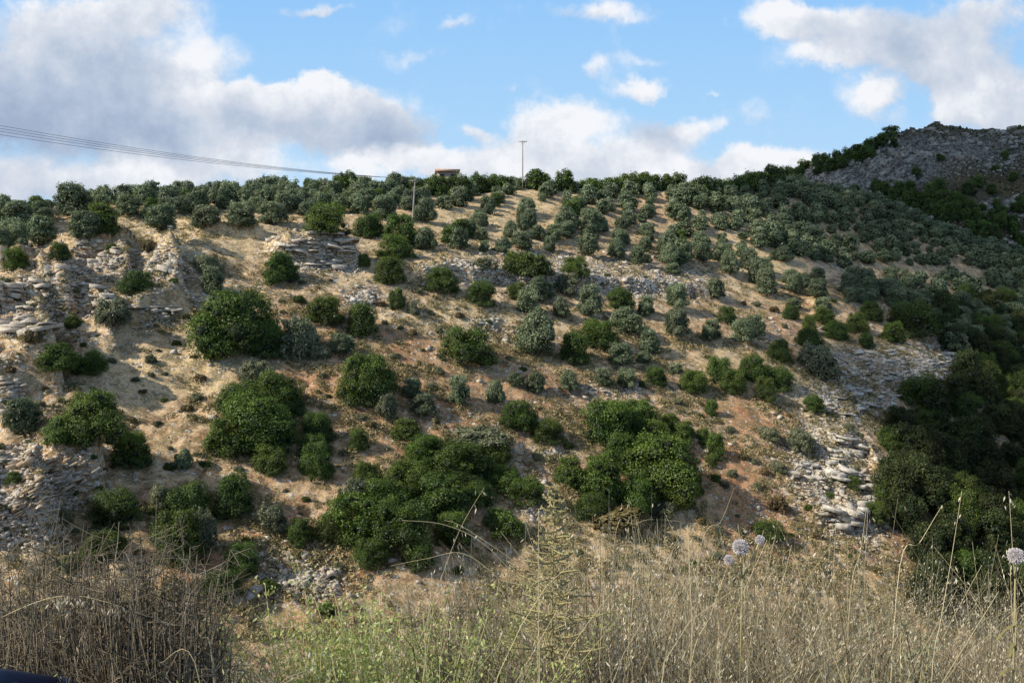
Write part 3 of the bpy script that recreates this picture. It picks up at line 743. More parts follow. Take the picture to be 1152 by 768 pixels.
# ---- the olive groves
def inpoly(u, v, poly):
    c = np.zeros(u.shape, bool); n = len(poly)
    for i in range(n):
        x1, y1 = poly[i]; x2, y2 = poly[(i + 1) % n]
        cond = ((y1 > v) != (y2 > v)) & (u < (x2 - x1) * (v - y1) / (y2 - y1 + 1e-9) + x1)
        c ^= cond
    return c
ZONES = [  # polygon, spacing across, spacing along the row, crown width m, drop-out, kind, label, group
 ([(-30, 215), (100, 200), (300, 190), (480, 190), (478, 246), (420, 244), (350, 246), (300, 240), (200, 246), (150, 262), (60, 270), (40, 290), (-30, 290)], 3.4, 3.1, 3.7, .05, 'far',
  'silvery olive tree in the crowded grove along the left skyline', 'olive trees of the left skyline grove'),
 ([(478, 212), (560, 208), (640, 208), (640, 285), (500, 290)], 7.4, 3.6, 3.6, .18, 'far',
  'small olive tree in the spaced rows below the ridge house', 'olive trees in the spaced rows'),
 ([(640, 205), (760, 200), (760, 306), (700, 300), (636, 284)], 4.9, 3.9, 4.2, .10, 'far',
  'olive tree in the tight rows right of the ridge pole', 'olive trees in the tight middle rows'),
 ([(760, 200), (900, 196), (1000, 234), (1160, 292), (1180, 350), (1100, 330), (1060, 342), (1030, 350), (960, 345), (940, 300), (870, 280), (800, 300), (760, 302)], 4.4, 4.2, 4.8, .03, 'far',
  'dark olive tree in the dense shaded grove below the mountain', 'olive trees of the shaded right grove'),
 ([(890, 296), (960, 340), (1062, 338), (1062, 388), (1010, 392), (985, 372), (930, 352), (880, 340), (850, 330), (840, 300)], 5.2, 5.0, 4.0, .12, 'olive',
  'green olive tree in the loose lower edge of the right grove', 'olive trees at the lower edge of the right grove'),
]
cands = []
for zi, (poly, dx, dy, cw, drop, kd, lab, grp) in enumerate(ZONES):
    th = math.radians(-12)
    gx, gy = np.meshgrid(np.arange(-200, 300, dx), np.arange(60, 300, dy))
    gx = gx + (np.arange(gx.shape[0]) % 2)[:, None] * 0
    gx = gx.ravel() + rng.normal(size=gx.size) * dx * .11; gy = gy.ravel() + rng.normal(size=gy.size) * dy * .15
    x = gx * math.cos(th) - (gy - 180) * math.sin(th); y = gx * math.sin(th) + (gy - 180) * math.cos(th) + 180
    ok = (y > 50) & (y < 285); x, y = x[ok], y[ok]
    z = hill(x, y, False)
    u, v = project(x, y, z)
    ok = inpoly(u, v, poly) & (rng.random(len(u)) > drop)
    clear = fbm(x * .07, y * .07, 2, 91)
    if zi in (0,): ok &= ~((clear > .66) & (v > 240))
    if zi == 3: ok &= ~((clear > .66) & (v > 300))
    dd = np.hypot(u[:, None] - occ[None, :, 0], (v[:, None] - 8 - occ[None, :, 1])) < occ[None, :, 2] * .9 + 3
    ok &= ~dd.any(1)
    for a in np.nonzero(ok)[0]:
        cands.append((y[a], x[a], z[a], cw, kd, lab, grp, u[a], v[a]))
cands.sort(key=lambda c: c[0] - c[3])
vis = [c for c in cands if -25 < c[7] < 1177]
print('olives', len(vis))
NIND = 290
def pick_size(cw): return cw * random.choice((.6, .75, .9, 1, 1, 1.1, 1.25))
for i, c in enumerate(vis[:NIND]):
    y, x, z, cw, kd, lab, grp, u, v = c
    w = pick_size(cw)
    k2 = kd if random.random() > .06 else 'fardark'
    o = plant(k2 if v < 250 else ('olive' if k2 == 'far' else k2), 'olive_tree', lab, 'tree', x, y, z, w, w * random.uniform(.66, .95), grp, parts=(w * F / y > 24))
# the remaining, farthest olives read as one mass
rest = vis[NIND:]
if rest:
    mb = MB()
    for c in rest:
        y, x, z, cw = c[:4]
        pm = random.choice(PROTO['mass']); n = len(pm.vertices)
        key = pm.name
        if 'cache' not in globals(): cache = {}
        if key not in cache:
            co = np.empty(n * 3, np.float32); pm.vertices.foreach_get('co', co)
            ti = np.empty(n, np.float32); pm.attributes['tint'].data.foreach_get('value', ti)
            P4 = np.array([p.vertices[:] for p in pm.polygons if len(p.vertices) == 4]); P3 = np.array([p.vertices[:] for p in pm.polygons if len(p.vertices) == 3])
            cache[key] = (co.reshape(-1, 3), ti, P4, P3)
        co, ti, P4, P3 = cache[key]
        w = pick_size(cw); a = random.uniform(0, 6.28)
        R = np.array([[math.cos(a), -math.sin(a), 0], [math.sin(a), math.cos(a), 0], [0, 0, 1]])
        V = (co * [w, w, w * random.uniform(.75, 1)]) @ R.T + [x, y, z - .1]
        b0 = mb.n
        mb.add(V, P4, 0, np.clip(ti + random.uniform(-.15, .15), 0, 1))
        mb.P.append(P3 + b0); mb.M.append(1)
    o = mb.build('olive_grove', [M['olive'], M['core']])
    tag(o, 'far dark mass of olive trees high on the shaded slope under the mountain', 'grove', None, 'stuff')

# ---- ridge line trees
def ridge_trees(spec, lab, grp, name='oak_tree', far=False, kd='fardark'):
    for (u, v, w, h) in spec:
        d = ray(u, v)
        if far:
            x, Y, z = at(u, v + h * .4, True)
        else:
            Y = float(np.interp(u, [0, 150, 300, 450, 600, 750, 870, 960], [125, 142, 158, 168, 185, 205, 232, 255])) + 1
            x = d[0] * Y; z = float(hill(np.array([x]), np.array([Y]), False)[0]) - .8
            h = random.uniform(.85, 1.2) * min(max(h, (Y * ray(u, v - h / 2)[2] - z) / (Y / F)), 23)
        s = Y / F
        plant(kd, name, lab, 'tree', x, Y, z, max(w, 0 if far or w < 12 else h * 1.05) * s, h * s, grp, parts=False)
ridge_trees([(527, 203, 24, 19), (538, 202, 26, 22), (549, 203, 26, 21), (560, 203, 28, 21), (571, 206, 24, 18), (580, 208, 20, 16), (533, 212, 24, 16), (552, 213, 24, 16), (390, 200, 20, 16), (380, 203, 18, 14), (350, 204, 18, 14)],
            'dark tree crowded beside others right of the ridge house', 'dark trees on the ridge')
for (u, v, w, h, lab) in [(605, 200, 42, 26, 'broad pointed dark tree just right of the ridge pole'), (634, 203, 26, 20, 'rounded dark tree second to the right of the ridge pole'),
                          (503, 192, 10, 14, 'little tree poking up behind the flat roofed house'), (535, 194, 8, 24, 'thin pointed tree top rising from the dark ridge trees')]:
    ridge_trees([(u, v, w, h)], lab, 'dark trees on the ridge')
ridge_trees([(u, 201 - (u - 680) * .02 + random.uniform(-2, 2), random.uniform(15, 24), random.uniform(11, 16)) for u in range(660, 800, 13)] ,
            'dark crown standing on the skyline in the middle of the ridge', 'skyline trees right of the pole')
ridge_trees([(u, 199 - (u - 800) * .06 + random.uniform(-2, 2), random.uniform(18, 28), random.uniform(14, 18)) for u in range(796, 890, 12)],
            'dark oak on the skyline left of the mountain', 'dark skyline oaks left of the mountain')
ridge_trees([(u, v, random.uniform(15, 24), random.uniform(12, 17)) for u, v in [(893, 190), (905, 186), (917, 184), (929, 182), (941, 179), (953, 176), (965, 172), (977, 166), (921, 190), (935, 188), (949, 184), (962, 179), (899, 195), (890, 199), (975, 173), (1001, 152), (990, 160)]],
            'blackish oak climbing the left shoulder of the mountain', 'dark oaks on the mountain shoulder', far=True)
ridge_trees([(u, v or random.uniform(212, 222) + max(0, u - 1000) * random.uniform(.12, .42), w, w * .85) for u, v, w in [(1024, 212, 16), (1030, 196, 12), (1056, 212, 20), (1046, 220, 22), (1068, 224, 18), (1080, 232, 14), (1096, 236, 12), (1125, 248, 18), (1140, 252, 18), (1150, 270, 18), (1116, 264, 20), (1106, 268, 16), (1092, 256, 12), (1100, 206, 16), (1090, 214, 18), (1060, 180, 8), (1056, 178, 9),
              (1120, 190, 10), (1140, 200, 12), (985, 213, 14), (962, 216, 16), (1005, 162, 13), (1146, 228, 12), (1030, 236, 14), (1076, 246, 14), (1062, 236, 18), (1004, 222, 18), (1020, 228, 20), (1044, 240, 18), (1130, 176, 12), (1115, 215, 13)] + [(random.uniform(985, 1165), 0, random.uniform(9, 19)) for _ in range(70)]],
            'dark bush scattered on the stony mountainside', 'dark bushes on the mountainside', name='oak_shrub', far=True)
ridge_trees([(u, v, w, w * 1.0) for u, v, w in [(1072, 146, 3), (1080, 145, 4), (1100, 142, 5), (1107, 141, 3), (1090, 144, 3), (1146, 145, 6)]],
            'tiny tree silhouetted on the mountain crest', 'crest trees', far=True)

# ---- dark woodland filling the ravine at right
WOOD = [(1075, 335), (1170, 345), (1190, 700), (1040, 700), (1010, 625), (985, 560), (1000, 500), (1020, 455), (1075, 440), (1100, 415), (1060, 388), (1058, 355)]
gx, gy = np.meshgrid(np.arange(30, 180, 3.8), np.arange(70, 240, 4.2))
gx = gx.ravel() + rng.normal(size=gx.size) * 1.0; gy = gy.ravel() + rng.normal(size=gy.size) * 1.2
gz = hill(gx, gy, False); u, v = project(gx, gy, gz)
ok = inpoly(u, v, WOOD)
nw = 0
for x, y, z, uu, vv in zip(gx[ok], gy[ok], gz[ok], u[ok], v[ok]):
    w = random.uniform(4.6, 7.2)
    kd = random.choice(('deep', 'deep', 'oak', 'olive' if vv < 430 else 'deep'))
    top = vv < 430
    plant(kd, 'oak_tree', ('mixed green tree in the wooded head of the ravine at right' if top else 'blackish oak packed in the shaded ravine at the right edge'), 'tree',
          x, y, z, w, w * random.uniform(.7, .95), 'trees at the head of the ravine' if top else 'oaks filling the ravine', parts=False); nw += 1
print('wood', nw)

# ------------------------------------------------------------------ rocks
def stones_mesh(P, size, tint, seed=0, flatz=.55):
    r = np.random.default_rng(seed)
    n = len(P)
    base = np.array([[x, y, z] for x in (-1, 1) for y in (-1, 1) for z in (-1, 1)]) * .5
    V = base[None] * r.uniform(.55, 1.1, (n, 8, 3))
    V *= np.stack([size, size * r.uniform(.6, 1, n), size * flatz * r.uniform(.5, 1.2, n)], -1)[:, None]
    a = r.uniform(0, 6.28, n); b = r.normal(size=n) * .35
    ca, sa, cb, sb = np.cos(a), np.sin(a), np.cos(b), np.sin(b)
    x, y, z = V[..., 0], V[..., 1], V[..., 2]
    y2 = y * cb[:, None] - z * sb[:, None]; z2 = y * sb[:, None] + z * cb[:, None]
    x3 = x * ca[:, None] - y2 * sa[:, None]; y3 = x * sa[:, None] + y2 * ca[:, None]
    V = np.stack([x3, y3, z2], -1) + P[:, None]
    fq = np.array([[0, 1, 3, 2], [4, 6, 7, 5], [0, 4, 5, 1], [2, 3, 7, 6], [0, 2, 6, 4], [1, 5, 7, 3]])
    Q = (fq[None] + (np.arange(n) * 8)[:, None, None]).reshape(-1, 4)
    return V.reshape(-1, 3), Q, np.repeat(tint, 8)

# loose stones all over the slope, thick in the stony zones
xs = rng.uniform(-75, 150, 260000); ys = rng.uniform(48, 200, 260000)
zs = smooth_hill(xs, ys); u, v = project(xs, ys, zs)
okf = (u > -30) & (u < 1180) & (v > 230) & (v < 700)
xs, ys, u, v = xs[okf], ys[okf], u[okf], v[okf]
rk = zone(u, v, ROCKZ); cl = fbm(xs * .35, ys * .35, 3, 71)
prob = np.clip(rk * .8 * sstep(.36, .58, cl + rk * .15) + .26 * sstep(.40, .58, cl), 0, 1) * np.clip(90 / ys, .3, 1.2)
ok = rng.random(len(xs)) < prob
xs, ys, rk = xs[ok], ys[ok], rk[ok]
zs = hill(xs, ys)
size = .12 + rng.pareto(2.6, len(xs)) * .12; size = np.clip(size, .12, 1.0) * (.8 + .5 * rk)
V, Q, T = stones_mesh(np.stack([xs, ys, zs + size * .08], -1), size, rng.uniform(0, 1, len(xs)), 5)
print('stones', len(xs))
o = link('loose_stones', make_mesh('loose_stones', V, [Q], [M['rock']], [0], T)); tag(o, 'pale loose limestone rubble strewn over the slope', 'stones', None, 'stuff')

def slab(mb, c, L, D, T, rz, dip, r, t):
    k = r.integers(4, 8)
    th = np.sort(r.uniform(0, 2 * np.pi, k) * .35 + np.arange(k) * 2 * np.pi / k * .65 + np.arange(k) * 2 * np.pi / k * .0)
    th = np.arange(k) * 2 * np.pi / k + r.normal(size=k) * .18
    rr = (np.abs(np.cos(th)) ** 4 + np.abs(np.sin(th)) ** 4) ** (-.25) * r.uniform(.70, 1.15, k)
    ring = np.stack([rr * np.cos(th) * L / 2, rr * np.sin(th) * D / 2], -1)
    rings = []
    for s_, z_ in ((.96, -.5), (1.0, -.46), (1.02, .1), (1.0, .46), (.97, .5)):
        q = ring * s_ * r.uniform(.95, 1.05, (k, 1))
        rings.append(np.column_stack([q, np.full(k, z_ * T) + r.normal(size=k) * T * .09]))
    V = np.vstack(rings)
    cb, sb = math.cos(dip), math.sin(dip)
    V = np.stack([V[:, 0] * cb + V[:, 2] * sb, V[:, 1], -V[:, 0] * sb + V[:, 2] * cb], -1)
    ca, sa = math.cos(rz), math.sin(rz)
    V = np.stack([V[:, 0] * ca - V[:, 1] * sa, V[:, 0] * sa + V[:, 1] * ca, V[:, 2]], -1) + c
    i = np.arange(4)[:, None] * k; j = np.arange(k)[None]; j2 = (j + 1) % k
    Qd = np.stack([i + j, i + j2, i + k + j2, i + k + j], -1).reshape(-1, 4)
    b0 = mb.n
    mb.add(V, Qd, 0, t)
    mb.P.append(np.array([list(range(k))]) + b0 + 4 * k); mb.M.append(0)

def outcrop(u, v, wp, hp, n, label, dip=.08, layer=.45, big=1.0, seed=1, group='limestone outcrops on the slope', white=.5):
    spur = u > 880 and v > 380; RM = M['rockw'] if (spur or (400 < u < 780 and v < 400)) else (M['rockt'] if u < 130 and v > 500 else M['rock'])
    r = np.random.default_rng(seed)
    x0, y0, z0 = at(u, v + hp * .3)
    e = bpy.data.objects.new('rock_outcrop', None); COL.objects.link(e); e.location = (x0, y0, z0); tag(e, label, 'rock', group)
    org = np.array([x0, y0, z0]); rub = MB()
    for k in range(min(115, int(n * (1.9 if spur else 1.4)))):
        a, b = r.uniform(-1, 1), r.uniform(-1, 1)
        if a * a + b * b > 1.1: continue
        x, y, z = at(u + a * wp / 2, v + b * hp / 2)
        q = r.random() ** 1.8
        L = (.4 + (2.8 if 'layered' in label or 'long thin' in label or spur else 1.5) * q) * big; D = L * r.uniform(.5, .95); T = layer * r.uniform(.35, 1.1) * (.6 + .6 * q)
        zq = round((z + x * math.tan(dip)) / layer) * layer - x * math.tan(dip) + r.normal() * .06
        if abs(zq - z) > .35: zq = z + r.uniform(-.15, .15)
        mb = MB()
        slab(mb, np.array([0, 0, 0.]), L, D, T, r.normal() * .45, dip + r.normal() * .12, r, float(np.clip(white + r.normal() * .3, 0, 1)))
        o = mb.build('slab', [RM if r.random() < .75 else M['rock']], e); o.location = (x - x0, y - r.uniform(-.2, .5) - y0, zq - z0); o.rotation_euler = (r.normal() * .12, 0, 0)
        for q in range(7):
            P3 = np.array([[x + r.normal() * L * .6, y - D * .4 + r.normal() * .7, 0]]); P3[0, 2] = float(hgrid(P3[:, 0], P3[:, 1])[0]) + .06
            V, Q, T2 = stones_mesh(P3 - org, np.array([r.uniform(.15, .55)]), np.array([r.random()]), int(r.integers(1e6)))
            rub.add(V, Q, 0, T2)
    if rub.n: tag(rub.build('rubble', [M['rock']], e), kind='stuff')
OUT = [
 (358, 287, 88, 26, 60, 'layered grey rock ledge left of the bright green tree by the pole', .02, .5, 1.25),
 (25, 332, 60, 36, 34, 'blocky pale ledge at the left edge below the grove', .1, .5, 1.2),
 (25, 366, 70, 16, 26, 'long thin ledge over deep shadow at the left edge', -.16, .4, 1.2),
 (118, 285, 70, 22, 34, 'broken white ledge just under the left olives', .05, .45, 1.0),
 (95, 300, 50, 18, 20, 'squarish pale blocks in the shade below the left olives', .0, .5, 1.0),
 (185, 300, 34, 30, 22, 'grey lichened rock face right of the broken white ledge', .25, .6, 1.1),
 (110, 340, 44, 20, 24, 'cluster of tilted slabs in the middle of the left slope', .1, .4, .9),
 (178, 354, 50, 7, 20, 'narrow straight ledge right of the pale grey shrub', .0, .4, 1.1),
 (135, 350, 30, 10, 10, 'small ledge beneath the pale grey shrub', .0, .4, .8),
 (70, 540, 90, 44, 60, 'tilted tan strata under the tall dark oak at lower left', -.45, .24, .75),
 (30, 568, 76, 34, 50, 'dark slanting strata at the lower left edge', -.6, .22, .7),
 (15, 515, 50, 18, 22, 'tan rock shelf below the grey olive at lower left', -.3, .35, .9),
 (15, 440, 30, 20, 16, 'shaded rock step below the bright bush at left', -.1, .4, .8),
 (408, 340, 22, 14, 16, 'white boulders above the round dark oak bush', .1, .6, .7),
 (240, 335, 60, 14, 14, 'scattered flat slabs above the largest left oak', .0, .3, .7),
 (1058, 408, 64, 22, 46, 'jutting pale ledge at the tip of the right spur', .05, .45, 1.2),
 (985, 400, 60, 24, 26, 'scattered pale slabs right of the big grey olive', .1, .4, 1.0),
 (955, 450, 60, 30, 30, 'field of white slabs below the big grey olive', .1, .4, 1.1),
 (1000, 440, 30, 40, 20, 'patchy slabs on the shoulder of the right spur', .1, .4, 1.0),
 (955, 508, 40, 26, 26, 'large white rounded slabs in the centre of the spur', .2, .5, 1.3),
 (950, 535, 50, 12, 16, 'long white slab below the rounded slabs on the spur', .15, .45, 1.4),
 (945, 583, 44, 20, 20, 'pair of bright white boulders low on the spur', .2, .6, 1.3),
 (915, 530, 50, 30, 20, 'grey flat stones left of the big white slabs', .1, .35, .9),
 (975, 560, 24, 40, 20, 'narrow rib of rock dropping beside the ravine', .1, .5, .9),
 (720, 318, 100, 20, 40, 'heaped pale rubble right of the blackish terrace bush', .0, .35, .7),
 (610, 322, 80, 14, 30, 'rubble heap under the blackish terrace bush', .0, .35, .7),
 (520, 300, 100, 12, 36, 'collapsed stone wall at the left end of the terrace', .0, .3, .7),
 (546, 362, 30, 14, 16, 'white stones above the broad dark mid slope bush', .1, .35, .6),
 (1090, 322, 40, 10, 16, 'pale ledge under the trees at the far right', .0, .4, 1.2),
 (1075, 340, 40, 8, 10, 'second thin ledge under the trees at the far right', .0, .4, 1.0),
 (935, 300, 30, 8, 10, 'grey ledge in the olive clearing on the right', .0, .4, 1.0),
 (365, 653, 34, 26, 18, 'white rocks in the red gully low on the slope', -.5, .3, .7),
 (335, 645, 40, 30, 16, 'pale stones left of the white gully rocks', -.2, .3, .6),
 (620, 508, 16, 8, 5, 'bright white stone under a small dark bush mid slope', .1, .4, .7),
 (600, 575, 40, 10, 8, 'white stones in the gap between the two thickets', .1, .35, .6),
 (705, 440, 60, 12, 8, 'grey rocks below the row of small olives', .0, .3, .7),
]
for i, oc in enumerate(OUT):
    outcrop(*oc[:6], dip=oc[6], layer=oc[7], big=oc[8] * (1.0 if oc[0] < 200 else .85), seed=500 + i, white=(.85 if oc[0] < 120 and oc[1] > 500 else .55))

xs = rng.uniform(90, 420, 120000); ys = rng.uniform(285, 500, 120000); zs = mountain(xs, ys); u, v = project(xs, ys, zs)
pr = zone(u, v, MZONE) * sstep(.35, .6, fbm(xs * .08, ys * .08, 3, 66)) * .55
ok = (u > 850) & (u < 1190) & (rng.random(len(xs)) < pr); xs, ys, zs = xs[ok], ys[ok], zs[ok]
size = np.clip(.7 + rng.pareto(2.2, len(xs)) * .7, .6, 4.0)
V, Q, T = stones_mesh(np.stack([xs, ys, zs + size * .1], -1), size, rng.uniform(.2, 1, len(xs)), 6, .8)
o = link('mountain_boulders', make_mesh('mountain_boulders', V, [Q], [M['crag']], [0], T)); tag(o, 'grey limestone boulders covering the mountainside', 'boulders', None, 'stuff')

# ------------------------------------------------------------------ low scrub and tufts on the slope
n = 60000
xs = rng.uniform(-75, 150, n * 9); ys = rng.uniform(47, 175, n * 9)
zs = smooth_hill(xs, ys); u, v = project(xs, ys, zs)
cl = fbm(xs * .18, ys * .18, 3, 81); c2 = fbm(xs * .9, ys * .9, 2, 83)
low = sstep(300, 420, v) * .7 + .3
prob = sstep(.38, .60, cl) * sstep(.38, .6, c2) * low * np.clip(80 / ys, .2, 1.2) * 2.0 * (1 - .5 * zone(u, v, REDZ))
ok = (u > -30) & (u < 1180) & (v > 240) & (v < 720) & (rng.random(len(xs)) < prob)
xs, ys, cl = xs[ok], ys[ok], cl[ok]; zs = hill(xs, ys)
nt_ = len(xs); print('tufts', nt_)
K = 14
tw = rng.uniform(.13, .42, nt_) * rng.choice([.7, 1, 1.5], nt_); col = np.clip(rng.choice([.12, .25, .5, .85], nt_, p=[.15, .25, .25, .35]) + rng.normal(size=nt_) * .08, 0, 1)
d = rand_dirs(nt_ * K).reshape(nt_, K, 3); d[..., 2] = np.abs(d[..., 2]) * .9
Pp = np.stack([xs, ys, zs], -1)[:, None] + d * (tw[:, None, None] * rng.uniform(.5, 1, (nt_, K, 1)))
nr = (d + rng.normal(size=d.shape) * .7).reshape(-1, 3); nr /= np.linalg.norm(nr, axis=1)[:, None]
t = np.cross(nr, rand_dirs(len(nr))); t /= np.linalg.norm(t, axis=1)[:, None]; b = np.cross(nr, t)
sz = np.repeat(tw * .42, K)[:, None]; Pf = Pp.reshape(-1, 3)
V = np.stack([Pf - t * sz * .7, Pf - b * sz * .3, Pf + t * sz * .7, Pf + b * sz * .3], 1).reshape(-1, 3)
T = np.repeat(np.clip(np.repeat(col, K) + rng.normal(size=nt_ * K) * .12, 0, 1), 4)
o = link('low_scrub', make_mesh('low_scrub', V, [np.arange(len(V)).reshape(-1, 4)], [M['scrub']], [0], T)); tag(o, 'low dry thyme and spurge tufts dotting the slope', 'scrub', None, 'stuff')

# ------------------------------------------------------------------ poles, wires, house
def pole(u, vt, vb, Y, label, tiltpx=0, arm=1.0):
    d0, d1 = ray(u, vb), ray(u + tiltpx, vt)
    x0 = d0[0] * Y; zb = float(hill(np.array([x0]), np.array([Y]), False)[0])
    top = d1 * Y
    e = bpy.data.objects.new('utility_pole', None); COL.objects.link(e); e.location = (x0, Y, zb)
    tag(e, label, 'pole', 'utility poles on the hillside')
    T = np.array([top[0] - x0, 0, top[2] - zb])
    k = np.linspace(0, 1, 6)[:, None]
    mb = MB(); mb.tube(np.array([0, 0, -.4]) + (T + [0, 0, .4]) * k, .17 - .07 * k[:, 0], 10); mb.build('shaft', [M['pole']], e, True)
    c = T + [0, 0, -.35]
    mb = MB(); mb.box(c + [0, -.12, 0], (2.0 * arm, .12, .14)); cr = mb.build('crossarm', [M['metal']], e)
    mb = MB(); mb.tube([c + [-.55 * arm, -.12, -.05], T + [0, -.12, -.95]], .03, 5); mb.tube([c + [.55 * arm, -.12, -.05], T + [0, -.12, -.95]], .03, 5); mb.build('brace', [M['metal']], e)
    pts = []
    for s_ in (-.9, -.35, .35, .9):
        p = c + [s_ * arm, -.12, .07]
        mb = MB(); mb.tube([p, p + [0, 0, .1], p + [0, 0, .14], p + [0, 0, .2], p + [0, 0, .26]], [.02, .02, .07, .045, .06], 8); mb.build('insulator', [M['metal']], e, True)
        pts.append(np.array([x0, Y, zb]) + p + [0, 0, .22])
    return pts
PA = pole(463, 201, 262, 136, 'pale tilted utility pole rising from bushes left of the open olive rows', 4, .9)
PB = pole(588, 158, 210, 186, 'tall thin utility pole standing alone on the ridge skyline', 0, 1.0)
for i in range(4):
    a = PA[i]; vv = [60, 67, 74, 82][i]
    b = ray(-400, vv) * 78 + np.array([i * .25, 0, 0])
    k = np.linspace(0, 1, 40)[:, None]
    mb = MB(); mb.tube(a + (b - a) * k - np.array([0, 0, 1.]) * 4 * k * (1 - k) * 1.9, .022, 4, cap=False)
    o = mb.build('overhead_wire', [M['wire']]); tag(o, ['lowest overhead wire sagging across the left sky', 'second lowest overhead wire crossing the left sky', 'second highest overhead wire crossing the left sky', 'highest overhead wire crossing the left sky'][3 - i], 'wire', 'overhead wires')

def house():
    Y = 173.; d = ray(503, 198); x = d[0] * Y
    z = float(hill(np.array([x]), np.array([Y]), False)[0])
    roofz = ray(503, 194.5)[2] * Y
    H = max(2.0, roofz - z)
    e = bpy.data.objects.new('stone_house', None); COL.objects.link(e); e.location = (x, Y, roofz - H); e.rotation_euler = (0, 0, .12)
    tag(e, 'low flat roofed house half hidden by trees on the ridge', 'house')
    mb = MB(); mb.box((0, 0, H / 2 - .25), (4.4, 4, H + .5)); w = mb.build('wall', [M['plaster']], e)
    mb = MB(); mb.box((0, 0, H + .13), (5.3, 4.8, .26)); mb.box((0, -2.38, H + .20), (5.36, .1, .5)); rf = mb.build('roof', [M['tile']], e)
    for sx in (-1.2, 1.2):
        mb = MB()
        for a, b in (((sx - .45, -2.03, H - 1.1), (.08, .08, 1)), ((sx + .45, -2.03, H - 1.1), (.08, .08, 1)), ((sx, -2.03, H - .6), (.98, .08, .08)), ((sx, -2.03, H - 1.6), (1.05, .14, .08))): mb.box(a, b)
        f = mb.build('window', [M['bark']], e)
        mb = MB(); mb.box((sx, -2.01, H - 1.1), (.8, .03, .9)); mb.build('pane', [M['glassd']], f)
house()
for (u, vt, w) in [(486, 196, 22), (497, 199, 20), (509, 198.5, 22), (520, 196, 24)]:
    d = ray(u, 200); Y = 165.; x = d[0] * Y; z = float(hgrid(x, Y)); top = ray(u, vt)[2] * Y
    plant('fardark', 'oak_tree', 'dark tree crowded in front of the low roofed ridge house', 'tree', x, Y, z, w * Y / F, max(2.2, top - z), 'dark trees before the ridge house', parts=False)

# ------------------------------------------------------------------ foreground verge
def gz(x, y): return hill(np.atleast_1d(np.asarray(x, float)), np.atleast_1d(np.asarray(y, float)))
TOPU = np.array([-60, 0, 60, 120, 180, 225, 250, 290, 330, 380, 430, 480, 520, 560, 620, 700, 760, 820, 880, 940, 1000, 1060, 1110, 1152, 1220])
TOPV = np.array([640, 640, 650, 655, 650, 690, 735, 750, 735, 715, 690, 668, 650, 632, 620, 596, 606, 608, 608, 600, 604, 650, 672, 655, 640])

def grass_mass(n, seed, ymin, ymax):
    r = np.random.default_rng(seed)
    y = r.uniform(ymin, ymax, n); x = r.uniform(-.74, .74, n) * (y + .1)
    z = gz(x, y)
    u = CX + F * x / y
    clump = fbm(x * 2.2, y * 2.2, 2, 31)
    vt = np.interp(u, TOPU, TOPV) + np.abs(r.normal(size=n)) * 32 - 26 - (clump - .5) * 90
    ztop = -(vt - 330) / F * y
    hgt = np.clip(ztop - z, .08, 1.25) * np.where(r.random(n) < .5, r.uniform(.4, .85, n), r.uniform(.85, 1.08, n))
    return x, y, z, hgt, u

def ribbons(x, y, z, hgt, r, width, lean=.28, nseg=6, droop=.25):
    n = len(x); k = np.linspace(0, 1, nseg)[None]
    a = r.uniform(0, 2 * np.pi, n); ln = np.abs(r.normal(size=n)) * lean
    dx, dy = np.cos(a) * ln, np.sin(a) * ln * .6
    px = x[:, None] + (dx * hgt)[:, None] * k ** 1.7 + (r.normal(size=n) * .02)[:, None] * np.sin(k * 5)
    py = y[:, None] + (dy * hgt)[:, None] * k ** 1.7
    pz = z[:, None] + hgt[:, None] * (k - droop * ln[:, None] * k ** 3)
    P = np.stack([px, py, pz], -1)
    b = r.uniform(-.9, .9, n); side = np.stack([np.cos(b), np.sin(b), np.zeros(n)], -1)[:, None]
    w = width[:, None, None] * (1 - .75 * k[..., None])
    V = np.stack([P - side * w / 2, P + side * w / 2], 2).reshape(n, nseg * 2, 3)
    i = np.arange(nseg - 1) * 2
    q = np.stack([i, i + 1, i + 3, i + 2], -1)
    Q = (q[None] + (np.arange(n) * nseg * 2)[:, None, None]).reshape(-1, 4)
    return P, V.reshape(-1, 3), Q

r = np.random.default_rng(3)
MBg = MB()
x, y, z, hg, u = grass_mass(31000, 41, 1.6, 5.2)
cz = fbm(x * 3.2, y * 3.2, 3, 35)
keep = ((u < 235) & (r.random(len(u)) < .5)) | (u > 470) | (r.random(len(u)) < .10)
keep &= r.random(len(u)) < sstep(.34, .58, cz) * .95 + .05
keep &= (y > 2.0) | (r.random(len(u)) < .5)
x, y, z, hg, u = x[keep], y[keep], z[keep], hg[keep], u[keep]
P, V, Q = ribbons(x, y, z, hg, r, r.uniform(.0014, .0046, len(x)), .62)
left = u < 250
tn = np.clip(r.uniform(.1, 1, len(x)) * (.45 + .85 * fbm(x * 1.6 + 5, y * 1.6, 2, 37)) - .25 * left, 0, 1)  # straw on the left tinted darker, the verge's shade put into colour
dark = 1 - .9 * (1 - np.linspace(0, 1, 6)) ** .8  # stems darken towards the base, painting in the shade between them
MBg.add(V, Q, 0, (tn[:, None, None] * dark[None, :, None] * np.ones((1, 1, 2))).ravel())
# bent and broken litter
x2, y2, z2, h2, u2 = grass_mass(10000, 42, 1.55, 4.4)
keep = (u2 < 235) | (u2 > 440) | (r.random(len(u2)) < .1)
x2, y2, z2, h2 = x2[keep], y2[keep], z2[keep], h2[keep]
P2, V2, Q2 = ribbons(x2, y2, z2 + h2 * r.uniform(0, .62, len(x2)), h2 * .5, r, r.uniform(.0012, .003, len(x2)), 1.9, 6, .5)
MBg.add(V2, Q2, 0, np.repeat(np.clip(r.uniform(-.3, .95, len(x2)) , 0, 1), 12))
